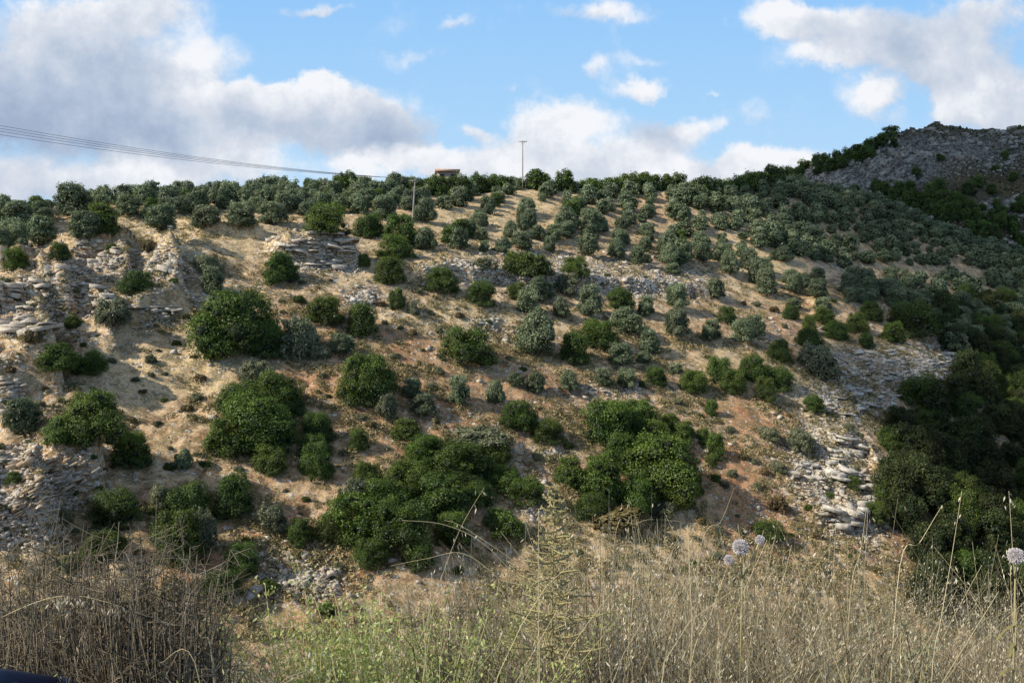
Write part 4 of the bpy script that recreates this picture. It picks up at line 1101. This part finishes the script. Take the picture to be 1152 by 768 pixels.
# oat spikelets on the upper stems
sel = np.nonzero((r.random(len(x)) < .62) & (hg > .35))[0]
KS = 12
k = r.uniform(.66, 1.0, (len(sel), KS))
idx = k * 5; i0 = np.clip(np.floor(idx).astype(int), 0, 4); f = (idx - i0)[..., None]
Ps = P[sel][np.arange(len(sel))[:, None], i0] * (1 - f) + P[sel][np.arange(len(sel))[:, None], i0 + 1] * f
Ps = Ps + np.stack([r.normal(size=k.shape) * .017, r.normal(size=k.shape) * .015, -np.abs(r.normal(size=k.shape)) * .016], -1)
Ps = Ps.reshape(-1, 3); ns = len(Ps)
dn = np.stack([r.normal(size=ns) * .55, r.normal(size=ns) * .3, -np.ones(ns)], -1); dn /= np.linalg.norm(dn, axis=1)[:, None]
sd = np.cross(dn, rand_dirs(ns, r)); sd /= np.linalg.norm(sd, axis=1)[:, None]
Ls = r.uniform(.007, .017, (ns, 1)); Ws = Ls * .12
Vs = np.stack([Ps, Ps + dn * Ls * .45 + sd * Ws, Ps + dn * Ls, Ps + dn * Ls * .45 - sd * Ws], 1).reshape(-1, 3)
MBg.add(Vs, np.arange(len(Vs)).reshape(-1, 4), 1, np.repeat(np.clip(r.uniform(.2, 1, ns) - .3 * np.repeat(left[sel], KS), 0, 1), 4))  # husks on the left carry the same painted shade
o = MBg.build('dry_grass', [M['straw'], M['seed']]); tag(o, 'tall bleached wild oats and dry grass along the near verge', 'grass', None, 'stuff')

def up_at(u, v, Y):
    return ray(u, v) * Y

def stalk(pix, Y, label, rad=.0022, mat='straw', seeds=0, tint=.8, name='grass_stalk', Y2=None, cat='grass stalk', drop=True):
    """a single long stalk through surveyed points; runs down to the ground"""
    Y2 = Y2 or Y
    pts = [up_at(u, v, Y + (Y2 - Y) * i / max(1, len(pix) - 1)) for i, (u, v) in enumerate(pix)]
    if drop:
        b = pts[0].copy(); b[2] = float(gz(b[0], b[1])[0]) - .02; b[0] += (pts[0][0] - pts[1][0]) * .4
        if b[2] < pts[0][2] - .02: pts = [b] + pts
    pts = np.array(pts)
    # smooth
    tt = np.linspace(0, len(pts) - 1, len(pts) * 5); i0 = np.clip(tt.astype(int), 0, len(pts) - 2); f = (tt - i0)[:, None]
    g = lambda i: pts[np.clip(i, 0, len(pts) - 1)]
    p0, p1, p2, p3 = g(i0 - 1), g(i0), g(i0 + 1), g(i0 + 2)
    C = .5 * (2 * p1 + (p2 - p0) * f + (2 * p0 - 5 * p1 + 4 * p2 - p3) * f ** 2 + (3 * p1 - p0 - 3 * p2 + p3) * f ** 3)
    e = bpy.data.objects.new(name, None); COL.objects.link(e); e.location = C[0]; tag(e, label, cat, 'long dry grass stalks')
    o_ = C[0].copy(); C = C - o_
    mb = MB(); mb.tube(C, rad * .62 * np.linspace(1.2, .35, len(C)), 5, 0, tint * np.ones(len(C) * 5)); mb.build('stem', [M[mat]], e, True)
    if seeds:
        n = seeds; kk = rng.uniform(.62, 1, n) * (len(C) - 1); j = np.clip(kk.astype(int), 0, len(C) - 2); q = (kk - j)[:, None]
        S = C[j] * (1 - q) + C[j + 1] * q + rng.normal(size=(n, 3)) * [.012, .008, .004] - [0, 0, .008]
        dn = np.stack([rng.normal(size=n) * .45, rng.normal(size=n) * .3, -np.ones(n)], -1); dn /= np.linalg.norm(dn, axis=1)[:, None]
        sd = np.cross(dn, rand_dirs(n)); sd /= np.linalg.norm(sd, axis=1)[:, None]; L_ = rng.uniform(.010, .019, (n, 1))
        mb = MB(); mb.add(np.stack([S, S + dn * L_ * .4 + sd * L_ * .11, S + dn * L_, S + dn * L_ * .4 - sd * L_ * .11], 1).reshape(-1, 3), np.arange(n * 4).reshape(-1, 4), 0, rng.uniform(.5, 1, n * 4))
        mb.build('seed_head', [M['seed']], e)

stalk([(607, 768), (606, 700), (606, 640), (606, 572)], 1.9, 'straight pale stalk standing before the spiky cone plant', .0030)
stalk([(465, 768), (480, 700), (500, 640), (520, 590), (545, 548)], 2.1, 'slanting oat stalk with white seeds left of the cone plant', .0018, seeds=12)
stalk([(620, 700), (590, 660), (545, 612), (500, 590), (452, 585)], 2.2, 'arching stalk bending left over the big thicket', .0022, tint=.75)
stalk([(640, 720), (615, 660), (570, 625), (520, 592), (500, 585)], 2.3, 'upper arching stalk with drooping oat seeds left of the cone plant', .0022, seeds=8, tint=.8)
stalk([(600, 700), (560, 650), (520, 622), (480, 628), (440, 636)], 2.25, 'lower arching stalk reaching left across the thicket', .0022, tint=.7)
stalk([(-40, 720), (0, 695), (50, 674), (90, 670), (137, 682)], 1.75, 'long stalk arching right with hanging seeds over the shaded grass', .0018, seeds=46, tint=1)
stalk([(132, 768), (132, 720), (136, 684)], 1.75, 'kinked upright stalk under the arching seed stalk', .0020, tint=.8)
stalk([(177, 768), (178, 700), (175, 640), (176, 560)], 2.0, 'thin upright stalk rising before the low left oak', .0013, tint=.7)
stalk([(225, 768), (180, 745)], 1.7, 'short broken straw poking up at the bottom left', .002, tint=.9)
stalk([(240, 760), (225, 715), (207, 688)], 1.8, 'bent pale twig over the shaded shrub at left', .002, tint=.9)
stalk([(1048, 768), (1058, 700), (1070, 630), (1082, 552)], 2.0, 'tallest slanting oat stalk against the dark ravine', .0022, seeds=16, tint=.9)
stalk([(1010, 655), (1035, 610), (1060, 568)], 2.2, 'stalk leaning right across the orange earth above the ravine', .0024, tint=.95)
stalk([(955, 690), (968, 620), (975, 570)], 2.3, 'thin leaning stalk left of the ravine mouth', .0018, seeds=12, tint=.9)
stalk([(775, 768), (800, 690), (820, 632)], 2.0, 'pale slanting straw left of the globe thistles', .0022, tint=.9)
stalk([(785, 640), (812, 585), (826, 548)], 2.3, 'faint straw above the globe thistles', .0015, tint=.7)
stalk([(1140, 768), (1143, 690), (1138, 600), (1135, 552)], 2.1, 'oat stalk rising at the right edge behind the cut off thistle', .0018, seeds=26, tint=.95)
stalk([(42, 700), (55, 640), (68, 560)], 2.4, 'thin straw standing before the dark slanting strata', .0014, tint=.8)
stalk([(690, 620), (715, 590), (740, 584), (790, 590)], 2.6, 'thin straw curving right below the right thicket', .0016, tint=.7)
stalk([(718, 700), (716, 640), (710, 580), (706, 560)], 2.4, 'upright oat straw below the right thicket', .0015, seeds=10, tint=.8)
stalk([(400, 768), (398, 720), (396, 672)], 2.0, 'thin upright straw in the pale green herbs', .0013, tint=.9)

def cone_plant(u, vt, vb, Y, halfpx, label, mat='cone', tint=.6, seed=1, rows=30):
    r = np.random.default_rng(seed); thin = .6 if mat == 'dead' else 1.
    top, bot = up_at(u, vt, Y), up_at(u, vb, Y)
    g = float(gz(bot[0], bot[1])[0])
    e = bpy.data.objects.new('spiky_cone_plant', None); COL.objects.link(e); e.location = (bot[0], bot[1], g)
    tag(e, label, 'plant', 'cone shaped seeded plants')
    H = top[2] - g; Hb = bot[2] - g
    mb = MB(); kk = np.linspace(0, 1, 10)
    mb.tube(np.stack([.004 * np.sin(kk * 7), 0 * kk, kk * H - .02], -1), .0055 - .0035 * kk, 6, 0, tint * .8); mb.build('stem', [M[mat]], e, True)
    mb = MB(); half = halfpx * Y / F
    zr_ = np.linspace(Hb, H * .995, rows)
    for zi in zr_:
        f = (H - zi) / (H - Hb)
        nb = int(r.integers(4, 7))
        a0 = r.uniform(0, 6.28)
        for b in range(nb):
            a = a0 + b * 6.283 / nb + r.normal() * .3
            if r.random() < .12: continue
            L = half * (.14 + .86 * min(1, f * 1.2)) * r.uniform(.6, 1.12)
            up = r.uniform(.28, .5)
            k = np.linspace(0, 1, 6)[:, None]
            dv = np.array([math.cos(a), math.sin(a), 0])
            C = np.array([0, 0, zi]) + dv * L * k + np.array([0, 0, 1]) * L * up * k ** 1.3
            C = C + r.normal(size=3) * k ** 2 * L * .10 + np.array([0, 0, 1]) * L * .10 * np.sin(k * 3 + r.uniform(0, 3))
            mb.tube(C, (.0010 + .0018 * np.sin(np.linspace(.35, 2.9, 6))) * thin, 4, 0, tint * r.uniform(.6, 1.2))
            m = 30   # fuzzy calyces along the branchlet
            q = r.uniform(.12, 1, m); S = C[0] + (C[-1] - C[0]) * q[:, None]; S[:, 2] = zi + L * up * q ** 1.3
            dd = rand_dirs(m, r) + [0, 0, .5] + dv * .6; dd /= np.linalg.norm(dd, axis=1)[:, None]
            sd = np.cross(dd, rand_dirs(m, r)); sd /= np.linalg.norm(sd, axis=1)[:, None]; l = r.uniform(.005, .010, (m, 1))
            mb.add(np.stack([S, S + dd * l * .5 + sd * l * .22, S + dd * l, S + dd * l * .5 - sd * l * .22], 1).reshape(-1, 3), np.arange(m * 4).reshape(-1, 4), 0, np.clip(tint + r.normal(size=m * 4) * .18, 0, 1))
    mb.build('branchlets', [M[mat]], e)
cone_plant(622, 548, 750, 2.15, 58, 'tall pale spiky plant shaped like a cone in the centre of the verge', 'cone', .5, 1, 30)
cone_plant(160, 632, 740, 1.95, 40, 'largest grey cone shaped dead plant in the shaded left verge', 'dead', .75, 2, 17)
cone_plant(200, 660, 740, 1.9, 26, 'smaller grey cone shaped dead plant right of the largest', 'dead', .6, 3, 12)

def globe(e, c, rad, r, name='flower_head'):
    mb = MB(); mb.add(ICO2 * rad * .62 + c, ICOF2, 0, .35)
    n = 900; d = rand_dirs(n, r)
    sd = np.cross(d, rand_dirs(n, r)); sd /= np.linalg.norm(sd, axis=1)[:, None]
    l = rad * r.uniform(.85, 1.08, (n, 1)); w = rad * .035
    V = np.stack([c + d * rad * .4 - sd * w * .5, c + d * rad * .4 + sd * w * .5, c + d * l + sd * w, c + d * l - sd * w], 1).reshape(-1, 3)
    mb.add(V, np.arange(n * 4).reshape(-1, 4), 0, np.tile([.1, .1, 1, 1], n) * r.uniform(.7, 1, n * 4))
    mb.build(name, [M['thistle']], e)

def thistle(heads, joint, foot, Y, label, seed):
    r = np.random.default_rng(seed)
    j = up_at(*joint, Y); ft = up_at(*foot, Y); g = float(gz(ft[0], Y)[0])
    e = bpy.data.objects.new('globe_thistle', None); COL.objects.link(e); e.location = (ft[0], Y, g); org = np.array([ft[0], Y, g])
    tag(e, label, 'thistle', 'globe thistles on the verge')
    mb = MB(); mb.tube(np.array([org, ft, j]) - org, [.0025, .0022, .002], 6, 0, .45)
    for (u, v, rp) in heads:
        c = up_at(u, v, Y - .03); mb.tube(np.array([j, (j * .45 + c * .55) + [0, 0, -.01], c]) - org, [.0026, .0022, .0018], 6, 0, .85)
    for k in range(7):   # spiny leaves
        s = ft + (j - ft) * r.uniform(0, .8); a = r.uniform(0, 6.28); d = np.array([math.cos(a), math.sin(a) * .5, r.uniform(-.3, .5)])
        n = 5; kk = np.linspace(0, 1, n)[:, None]; C = s + d * .06 * kk - np.array([0, 0, .03]) * kk ** 2
        sd = np.cross(d, [0, 0, 1.]); sd /= np.linalg.norm(sd); w = (np.array([.002, .006, .0025, .005, .0005]))[:, None]
        V = np.vstack([C - sd * w, C + sd * w]) - org
        i = np.arange(n - 1); mb.add(V, np.stack([i, i + 1, i + 1 + n, i + n], -1), 0, .1)
    mb.build('stem', [M['cone']], e, False)
    for (u, v, rp) in heads:
        globe(e, up_at(u, v, Y - .03) - org, rp * Y / F, r)
thistle([(833, 615, 9), (855, 607, 5.5), (820, 629, 5.5)], (835, 650), (833, 740), 2.1, 'three headed pale lilac globe thistle in the right hand grass', 1)
thistle([(1143, 625, 9)], (1142, 650), (1140, 760), 2.0, 'single globe thistle cut by the right edge', 2)

def herb(u, v, Y, hpx, label, seed, mat='pale', n=44):
    r = np.random.default_rng(seed)
    b = up_at(u, v, Y); g = float(gz(b[0], Y)[0])
    e = bpy.data.objects.new('green_herb', None); COL.objects.link(e); e.location = (b[0], Y, g)
    tag(e, label, 'plant', 'pale green herbs on the verge')
    top = b[2] + hpx * Y / F - g
    ms, ml = MB(), MB()
    for i in range(n):
        a = r.uniform(0, 6.28); sp = abs(r.normal()) * .2
        H = top * r.uniform(.7, 1.02)
        k = np.linspace(0, 1, 7)[:, None]
        C = np.array([0, 0, 0]) + np.array([math.cos(a), math.sin(a) * .7, 0]) * sp * k ** 1.2 * 1.6 + np.array([0, 0, 1]) * H * k
        ms.tube(C, .0024 * (1.1 - .6 * k[:, 0]), 4, 0, .55)
        m = 230
        q = np.clip(r.beta(2.2, 1.1, m), .2, 1); ii = q * 6; i0 = np.clip(ii.astype(int), 0, 5); f = (ii - i0)[:, None]
        S = C[i0] * (1 - f) + C[i0 + 1] * f + r.normal(size=(m, 3)) * .022
        dd = rand_dirs(m, r); dd[:, 2] = np.abs(dd[:, 2]) + .3; dd /= np.linalg.norm(dd, axis=1)[:, None]
        sd = np.cross(dd, rand_dirs(m, r)); sd /= np.linalg.norm(sd, axis=1)[:, None]; l = r.uniform(.007, .018, (m, 1))
        ml.add(np.stack([S, S + dd * l * .5 + sd * l * .22, S + dd * l, S + dd * l * .5 - sd * l * .22], 1).reshape(-1, 3), np.arange(m * 4).reshape(-1, 4), 0, np.clip(.25 + .55 * np.repeat(q, 4) ** 2 + r.normal(size=m * 4) * .12, 0, 1))
    ms.build('stem', [M['cone']], e); ml.build('foliage', [M[mat]], e)
herb(372, 700, 2.2, 10, 'leftmost clump of pale green herb in front of the red gully', 1)
herb(415, 690, 2.3, 12, 'middle clump of pale green herb under the big thicket', 2)
herb(455, 690, 2.1, 12, 'rightmost tall clump of pale green herb beside the dry grass', 3)
herb(340, 735, 1.9, 8, 'low light green herb by the dead twigs at bottom left', 4, n=18)
herb(430, 740, 1.8, 14, 'nearest pale green herb at the bottom edge', 5, n=24)
herb(1020, 720, 2.1, 16, 'dull green herb buried in the right hand oats', 6, 'grey', 16)

def dead_shrub(u, v, Y, wpx, hpx, label, seed, n=260, tint=.6):
    r = np.random.default_rng(seed)
    b = up_at(u, v, Y); g = float(gz(b[0], Y)[0])
    e = bpy.data.objects.new('dead_shrub', None); COL.objects.link(e); e.location = (b[0], Y, g); tag(e, label, 'shrub', 'dead shrubs on the verge')
    H = b[2] + hpx / 2 * Y / F - g; W = wpx * Y / F / 2
    mb = MB(); mt = MB()
    for i in range(n):
        a = r.uniform(0, 6.28); rr = math.sqrt(r.random()) * W
        s = np.array([math.cos(a) * rr * .5, math.sin(a) * rr * .4, r.uniform(0, .5) * H])
        d = np.array([math.cos(a) * rr, math.sin(a) * rr * .8, H * r.uniform(.5, 1.0)]) 
        k = np.linspace(0, 1, 5)[:, None]
        C = s + (d - s) * k + r.normal(size=(5, 3)) * .012 * k
        mb.tube(C, .0026 * (1.2 - .8 * k[:, 0]), 3, 0, float(np.clip(tint + r.normal() * .25, 0, 1)), cap=False)
        for t_ in range(5):
            s2 = C[r.integers(1, 5)]; d2 = rand_dirs(1, r)[0] * [.09, .07, .07] + [0, 0, .03]
            mt.tube(np.array([s2, s2 + d2 * .5 + r.normal(size=3) * .008, s2 + d2]), [.0013, .001, .0006], 3, 0, float(np.clip(tint + r.normal() * .25, 0, 1)), cap=False)
    mb.build('stem', [M['dead']], e); mt.build('twigs', [M['dead']], e)
dead_shrub(60, 685, 2.0, 260, 130, 'tangled dark dead shrub filling the bottom left corner', 1, 640, .5)
dead_shrub(165, 690, 1.85, 190, 130, 'dense blackish dead shrub beneath the grey cone plants', 2, 640, .4)
dead_shrub(255, 762, 1.8, 130, 34, 'low pale dead twigs between the shaded verge and green herbs', 3, 200, .9)
dead_shrub(700, 735, 2.4, 150, 90, 'brown tangle of dead stems right of the cone plant', 5, 220, .8)
dead_shrub(520, 740, 2.3, 130, 90, 'dark dead shrub in the grass left of the straight stalk', 6, 240, .6)

# a length of blue pipe lying in the shaded grass
x0 = up_at(-60, 766, 1.62); pts = [up_at(-60, 764, 1.5), up_at(0, 764, 1.62), up_at(60, 772, 1.75), up_at(120, 784, 1.9), up_at(180, 800, 2.1)]
mb = MB(); P_ = np.array(pts); base = P_[1].copy(); mb.tube(P_ - base, .022, 12)
mb.tube(P_[2:4] - base, .0235, 12)
o = mb.build('blue_pipe', [M['blue']], smooth=True); o.location = base; tag(o, 'dark blue pipe lying in shade at the bottom left corner', 'pipe')

# unseen tree added left of the camera so that it shades the left of the verge
plant('oak', 'oak_tree', 'unseen oak added left of the near verge to shade it', 'tree', -4.6, 2.0, -1.75, 3.6, 3.6)

# ------------------------------------------------------------------ sky, cloud, sun
SUN = np.array([-.74, -.32, .59]); SUN /= np.linalg.norm(SUN)
el = math.asin(SUN[2]); rot = math.atan2(SUN[0], SUN[1])
W_ = bpy.data.worlds.new('World'); SC.world = W_; W_.use_nodes = True
nt = W_.node_tree; nt.nodes.clear(); lk = nt.links
sky = N(nt, 'ShaderNodeTexSky', sky_type='NISHITA', sun_disc=False, sun_elevation=el, sun_rotation=rot, altitude=200, air_density=1.0, dust_density=.6, ozone_density=1.6)
tc = N(nt, 'ShaderNodeTexCoord'); D_ = tc.outputs['Generated']
sx = N(nt, 'ShaderNodeSeparateXYZ'); lk.new(D_, sx.inputs[0])
yy = math_(nt, 'MAXIMUM', sx.outputs[1], .12)
ca = math_(nt, 'DIVIDE', sx.outputs[0], yy); cb = math_(nt, 'DIVIDE', sx.outputs[2], yy)
cv = N(nt, 'ShaderNodeCombineXYZ'); lk.new(ca, cv.inputs[0]); lk.new(cb, cv.inputs[1])
Pc = cv.outputs[0]
nz = noise(nt, Pc, 8, 8, .62, 0, 1)
off = N(nt, 'ShaderNodeVectorMath', operation='MULTIPLY_ADD'); lk.new(nz, off.inputs[0]); off.inputs[1].default_value = (.17, .11, 0); 
sub = N(nt, 'ShaderNodeVectorMath', operation='ADD'); sub.inputs[1].default_value = (-.085, -.055, 0); lk.new(Pc, sub.inputs[0]); lk.new(sub.outputs[0], off.inputs[2])
Pd = off.outputs[0]
BL = [ # u, v, ru, rv, density, shade(0 white, 1 slate)
 (60,112,190,62,1.25,.95), (170,150,150,42,1.15,.80), (70,45,150,60,1.05,.42), (200,120,110,46,.9,.55), (300,130,150,44,1.2,.62), (370,112,90,30,1.0,.05), (220,108,60,26,.9,.0), (235,60,60,34,.6,.25), (410,150,80,38,1.2,.72), (310,100,110,22,.9,.10),
 (650,200,300,24,.75,.08), (860,190,120,20,.6,.1), (740,60,60,10,.3,.1), (980,120,50,30,.5,.2), (1040,85,60,30,.6,.25), (560,190,120,26,.7,.1), (470,60,40,12,.25,.1), (140,10,100,28,.85,.25), (20,200,80,34,.95,.60), (110,205,60,24,.8,.35), (165,180,70,24,.9,.05), (260,172,90,20,.8,.12), (240,195,120,22,.85,.2), (440,187,70,17,.95,.0), (480,180,60,20,.75,.1), (350,4,55,9,.6,.3),
 (632,132,56,28,1.15,.0), (530,148,30,14,.75,.05), (600,165,80,30,.9,.2), (700,185,140,32,1.0,.28), (735,150,60,24,.8,.55), (792,138,42,22,1.0,.0), (720,95,42,18,.85,.05), (668,75,26,15,.5,.2), (516,25,24,15,.5,.15), (680,6,66,18,.8,.15),
 (802,98,10,6,.4,.1), (570,100,14,10,.35,.1),
 (880,25,66,26,1.05,.05), (950,35,90,34,1.0,.4), (930,72,58,20,.95,.08), (1010,60,90,30,.8,.45), (1090,28,100,42,1.05,.3), (1085,100,34,28,1.0,.0), (1130,120,70,46,1.1,.5), (990,105,28,18,.6,.1), (870,178,60,16,.7,.1), (875,130,60,20,.32,.2), (960,190,60,16,.5,.2), (1100,75,80,30,.6,.45)]
dens = None; shade = None
for (u, v, ru, rv, de, sh) in BL:
    d = ray(u, v)
    q = N(nt, 'ShaderNodeVectorMath', operation='MULTIPLY_ADD'); lk.new(Pd, q.inputs[0])
    ia, ib = F / ru / 1.08, F / rv / 1.08
    q.inputs[1].default_value = (ia, ib, 0); q.inputs[2].default_value = (-d[0] * ia, -d[2] * ib, 0)
    ln = N(nt, 'ShaderNodeVectorMath', operation='LENGTH'); lk.new(q.outputs[0], ln.inputs[0])
    m = mapr(nt, ln.outputs['Value'], 1.15, .0, 0, de)
    # undersides greyer than tops
    sq = N(nt, 'ShaderNodeSeparateXYZ'); lk.new(q.outputs[0], sq.inputs[0])
    s2 = math_(nt, 'MULTIPLY', m, math_(nt, 'MULTIPLY_ADD', sq.outputs[1], -.28, sh))
    dens = m if dens is None else math_(nt, 'ADD', dens, m)
    shade = s2 if shade is None else math_(nt, 'ADD', shade, s2)
# thin general cloud elsewhere, so that the light overhead is broken too
n5 = noise(nt, Pc, 11, 9, .62); n6 = noise(nt, Pc, 3.0, 5, .55)
up = mapr(nt, sx.outputs[2], .42, .6)
oth = math_(nt, 'MULTIPLY', math_(nt, 'MAXIMUM', up, mapr(nt, sx.outputs[1], .45, .15)), mapr(nt, noise(nt, D_, 2.2, 6, .6), .47, .64, 0, .5))
dn = math_(nt, 'ADD', dens, math_(nt, 'MULTIPLY_ADD', n5, 1.5, -.82))
cover = math_(nt, 'MAXIMUM', mapr(nt, dn, -.02, .72), oth, clamp=True)
avg = math_(nt, 'DIVIDE', shade, math_(nt, 'MAXIMUM', dens, .15))
avg = math_(nt, 'ADD', avg, math_(nt, 'MULTIPLY_ADD', n5, -1.7, .80))
avg = math_(nt, 'ADD', avg, math_(nt, 'MULTIPLY_ADD', n6, -.7, .35), clamp=True)
ccol = ramp(nt, avg, [(0, (.93, .94, .97)), (.3, (.70, .74, .82)), (.65, (.50, .58, .71)), (1, (.36, .44, .60))])
skyc = N(nt, 'ShaderNodeVectorMath', operation='SCALE', inp={'Scale': .10}); lk.new(sky.outputs[0], skyc.inputs[0])
blue = mixc(nt, .96, skyc.outputs[0], ramp(nt, mapr(nt, cb, .05, .42, 0, 1, False), [(0, (.58, .79, .97)), (.5, (.40, .67, .98)), (1, (.27, .565, .98))]))
blue = mixc(nt, mapr(nt, sx.outputs[2], .40, .62), blue, skyc.outputs[0])
mixw = mixc(nt, math_(nt, 'MULTIPLY', cover, .96), blue, ccol)
# ambient strength away from the view is kept to the physical sky level
bg = N(nt, 'ShaderNodeBackground', inp={'Strength': 1.0}); lk.new(mixw, bg.inputs[0])
wo = N(nt, 'ShaderNodeOutputWorld'); lk.new(bg.outputs[0], wo.inputs[0])
W_.cycles.sampling_method = 'MANUAL'; W_.cycles.sample_map_resolution = 512

sd = bpy.data.lights.new('sun', 'SUN'); sd.energy = 5.0; sd.angle = math.radians(.53); sd.color = (1, .92, .77)
so = bpy.data.objects.new('sun', sd); COL.objects.link(so)
from mathutils import Vector
so.rotation_euler = Vector(SUN.tolist()).to_track_quat('Z', 'Y').to_euler()

# unseen, added cloud above the hill that shades the mountain and the right-hand slope
def cloud_mat(name, tr):
    m, nt, nd, lk = new_mat(name)
    df = N(nt, 'ShaderNodeBsdfDiffuse'); df.inputs[0].default_value = (.85, .87, .9, 1)
    t = N(nt, 'ShaderNodeBsdfTransparent'); mx = N(nt, 'ShaderNodeMixShader', inp={0: tr}); lk.new(df.outputs[0], mx.inputs[1]); lk.new(t.outputs[0], mx.inputs[2])
    o = N(nt, 'ShaderNodeOutputMaterial'); lk.new(mx.outputs[0], o.inputs[0]); return m
CM = [cloud_mat('cloud_core', .25), cloud_mat('cloud_thin', .62)]
mb = MB()
def puff(gx_, gy_, gz_, rx, ry, thin):
    t_ = (470 - gz_) / SUN[2]; c = np.array([gx_, gy_, gz_]) + SUN * t_
    n = 1 + .16 * rng.normal(size=(len(ICO2), 1))
    mb.add(ICO2 * [rx, ry, min(rx, ry) * .5] * n + c, ICOF2, 1 if thin else 0)
G = lambda u, v, Y: ray(u, v) * Y
for (u, v, Y, rx, ry) in [(1010, 175, 420, 60, 60), (1080, 170, 430, 70, 70), (1150, 190, 400, 60, 60), (950, 190, 400, 45, 45), (1120, 240, 310, 50, 40), (1040, 235, 290, 40, 32), (1080, 268, 262, 34, 20), (1120, 210, 350, 70, 45), (1190, 260, 300, 50, 50), (1150, 290, 270, 40, 26), (1000, 205, 340, 50, 30), (960, 212, 262, 30, 16),
                          (1190, 440, 180, 26, 30), (1170, 560, 130, 16, 20), (900, 200, 250, 20, 12)]:
    g = G(u, v, Y); puff(g[0], g[1], g[2], rx, ry, False)
for (u, v, Y, rx, ry) in [(880, 222, 228, 26, 12), (985, 262, 235, 40, 22), (1060, 320, 220, 30, 20), (1110, 470, 135, 12, 20), (1150, 310, 235, 30, 20)]:
    g = G(u, v, Y); puff(g[0], g[1], g[2], rx, ry, True)
o = mb.build('added_cloud', CM, smooth=True); tag(o, kind='structure')

# ------------------------------------------------------------------ camera and render settings
cam = bpy.data.cameras.new('camera'); cam.sensor_width = 36; cam.lens = 36 * F / 1152.; cam.clip_start = .05; cam.clip_end = 12000
co = bpy.data.objects.new('camera', cam); COL.objects.link(co)
co.location = (0, 0, 0); co.rotation_euler = (math.pi / 2 - PITCH, 0, 0)
SC.camera = co
SC.view_settings.view_transform = 'Standard'; SC.view_settings.look = 'None'; SC.view_settings.exposure = 0
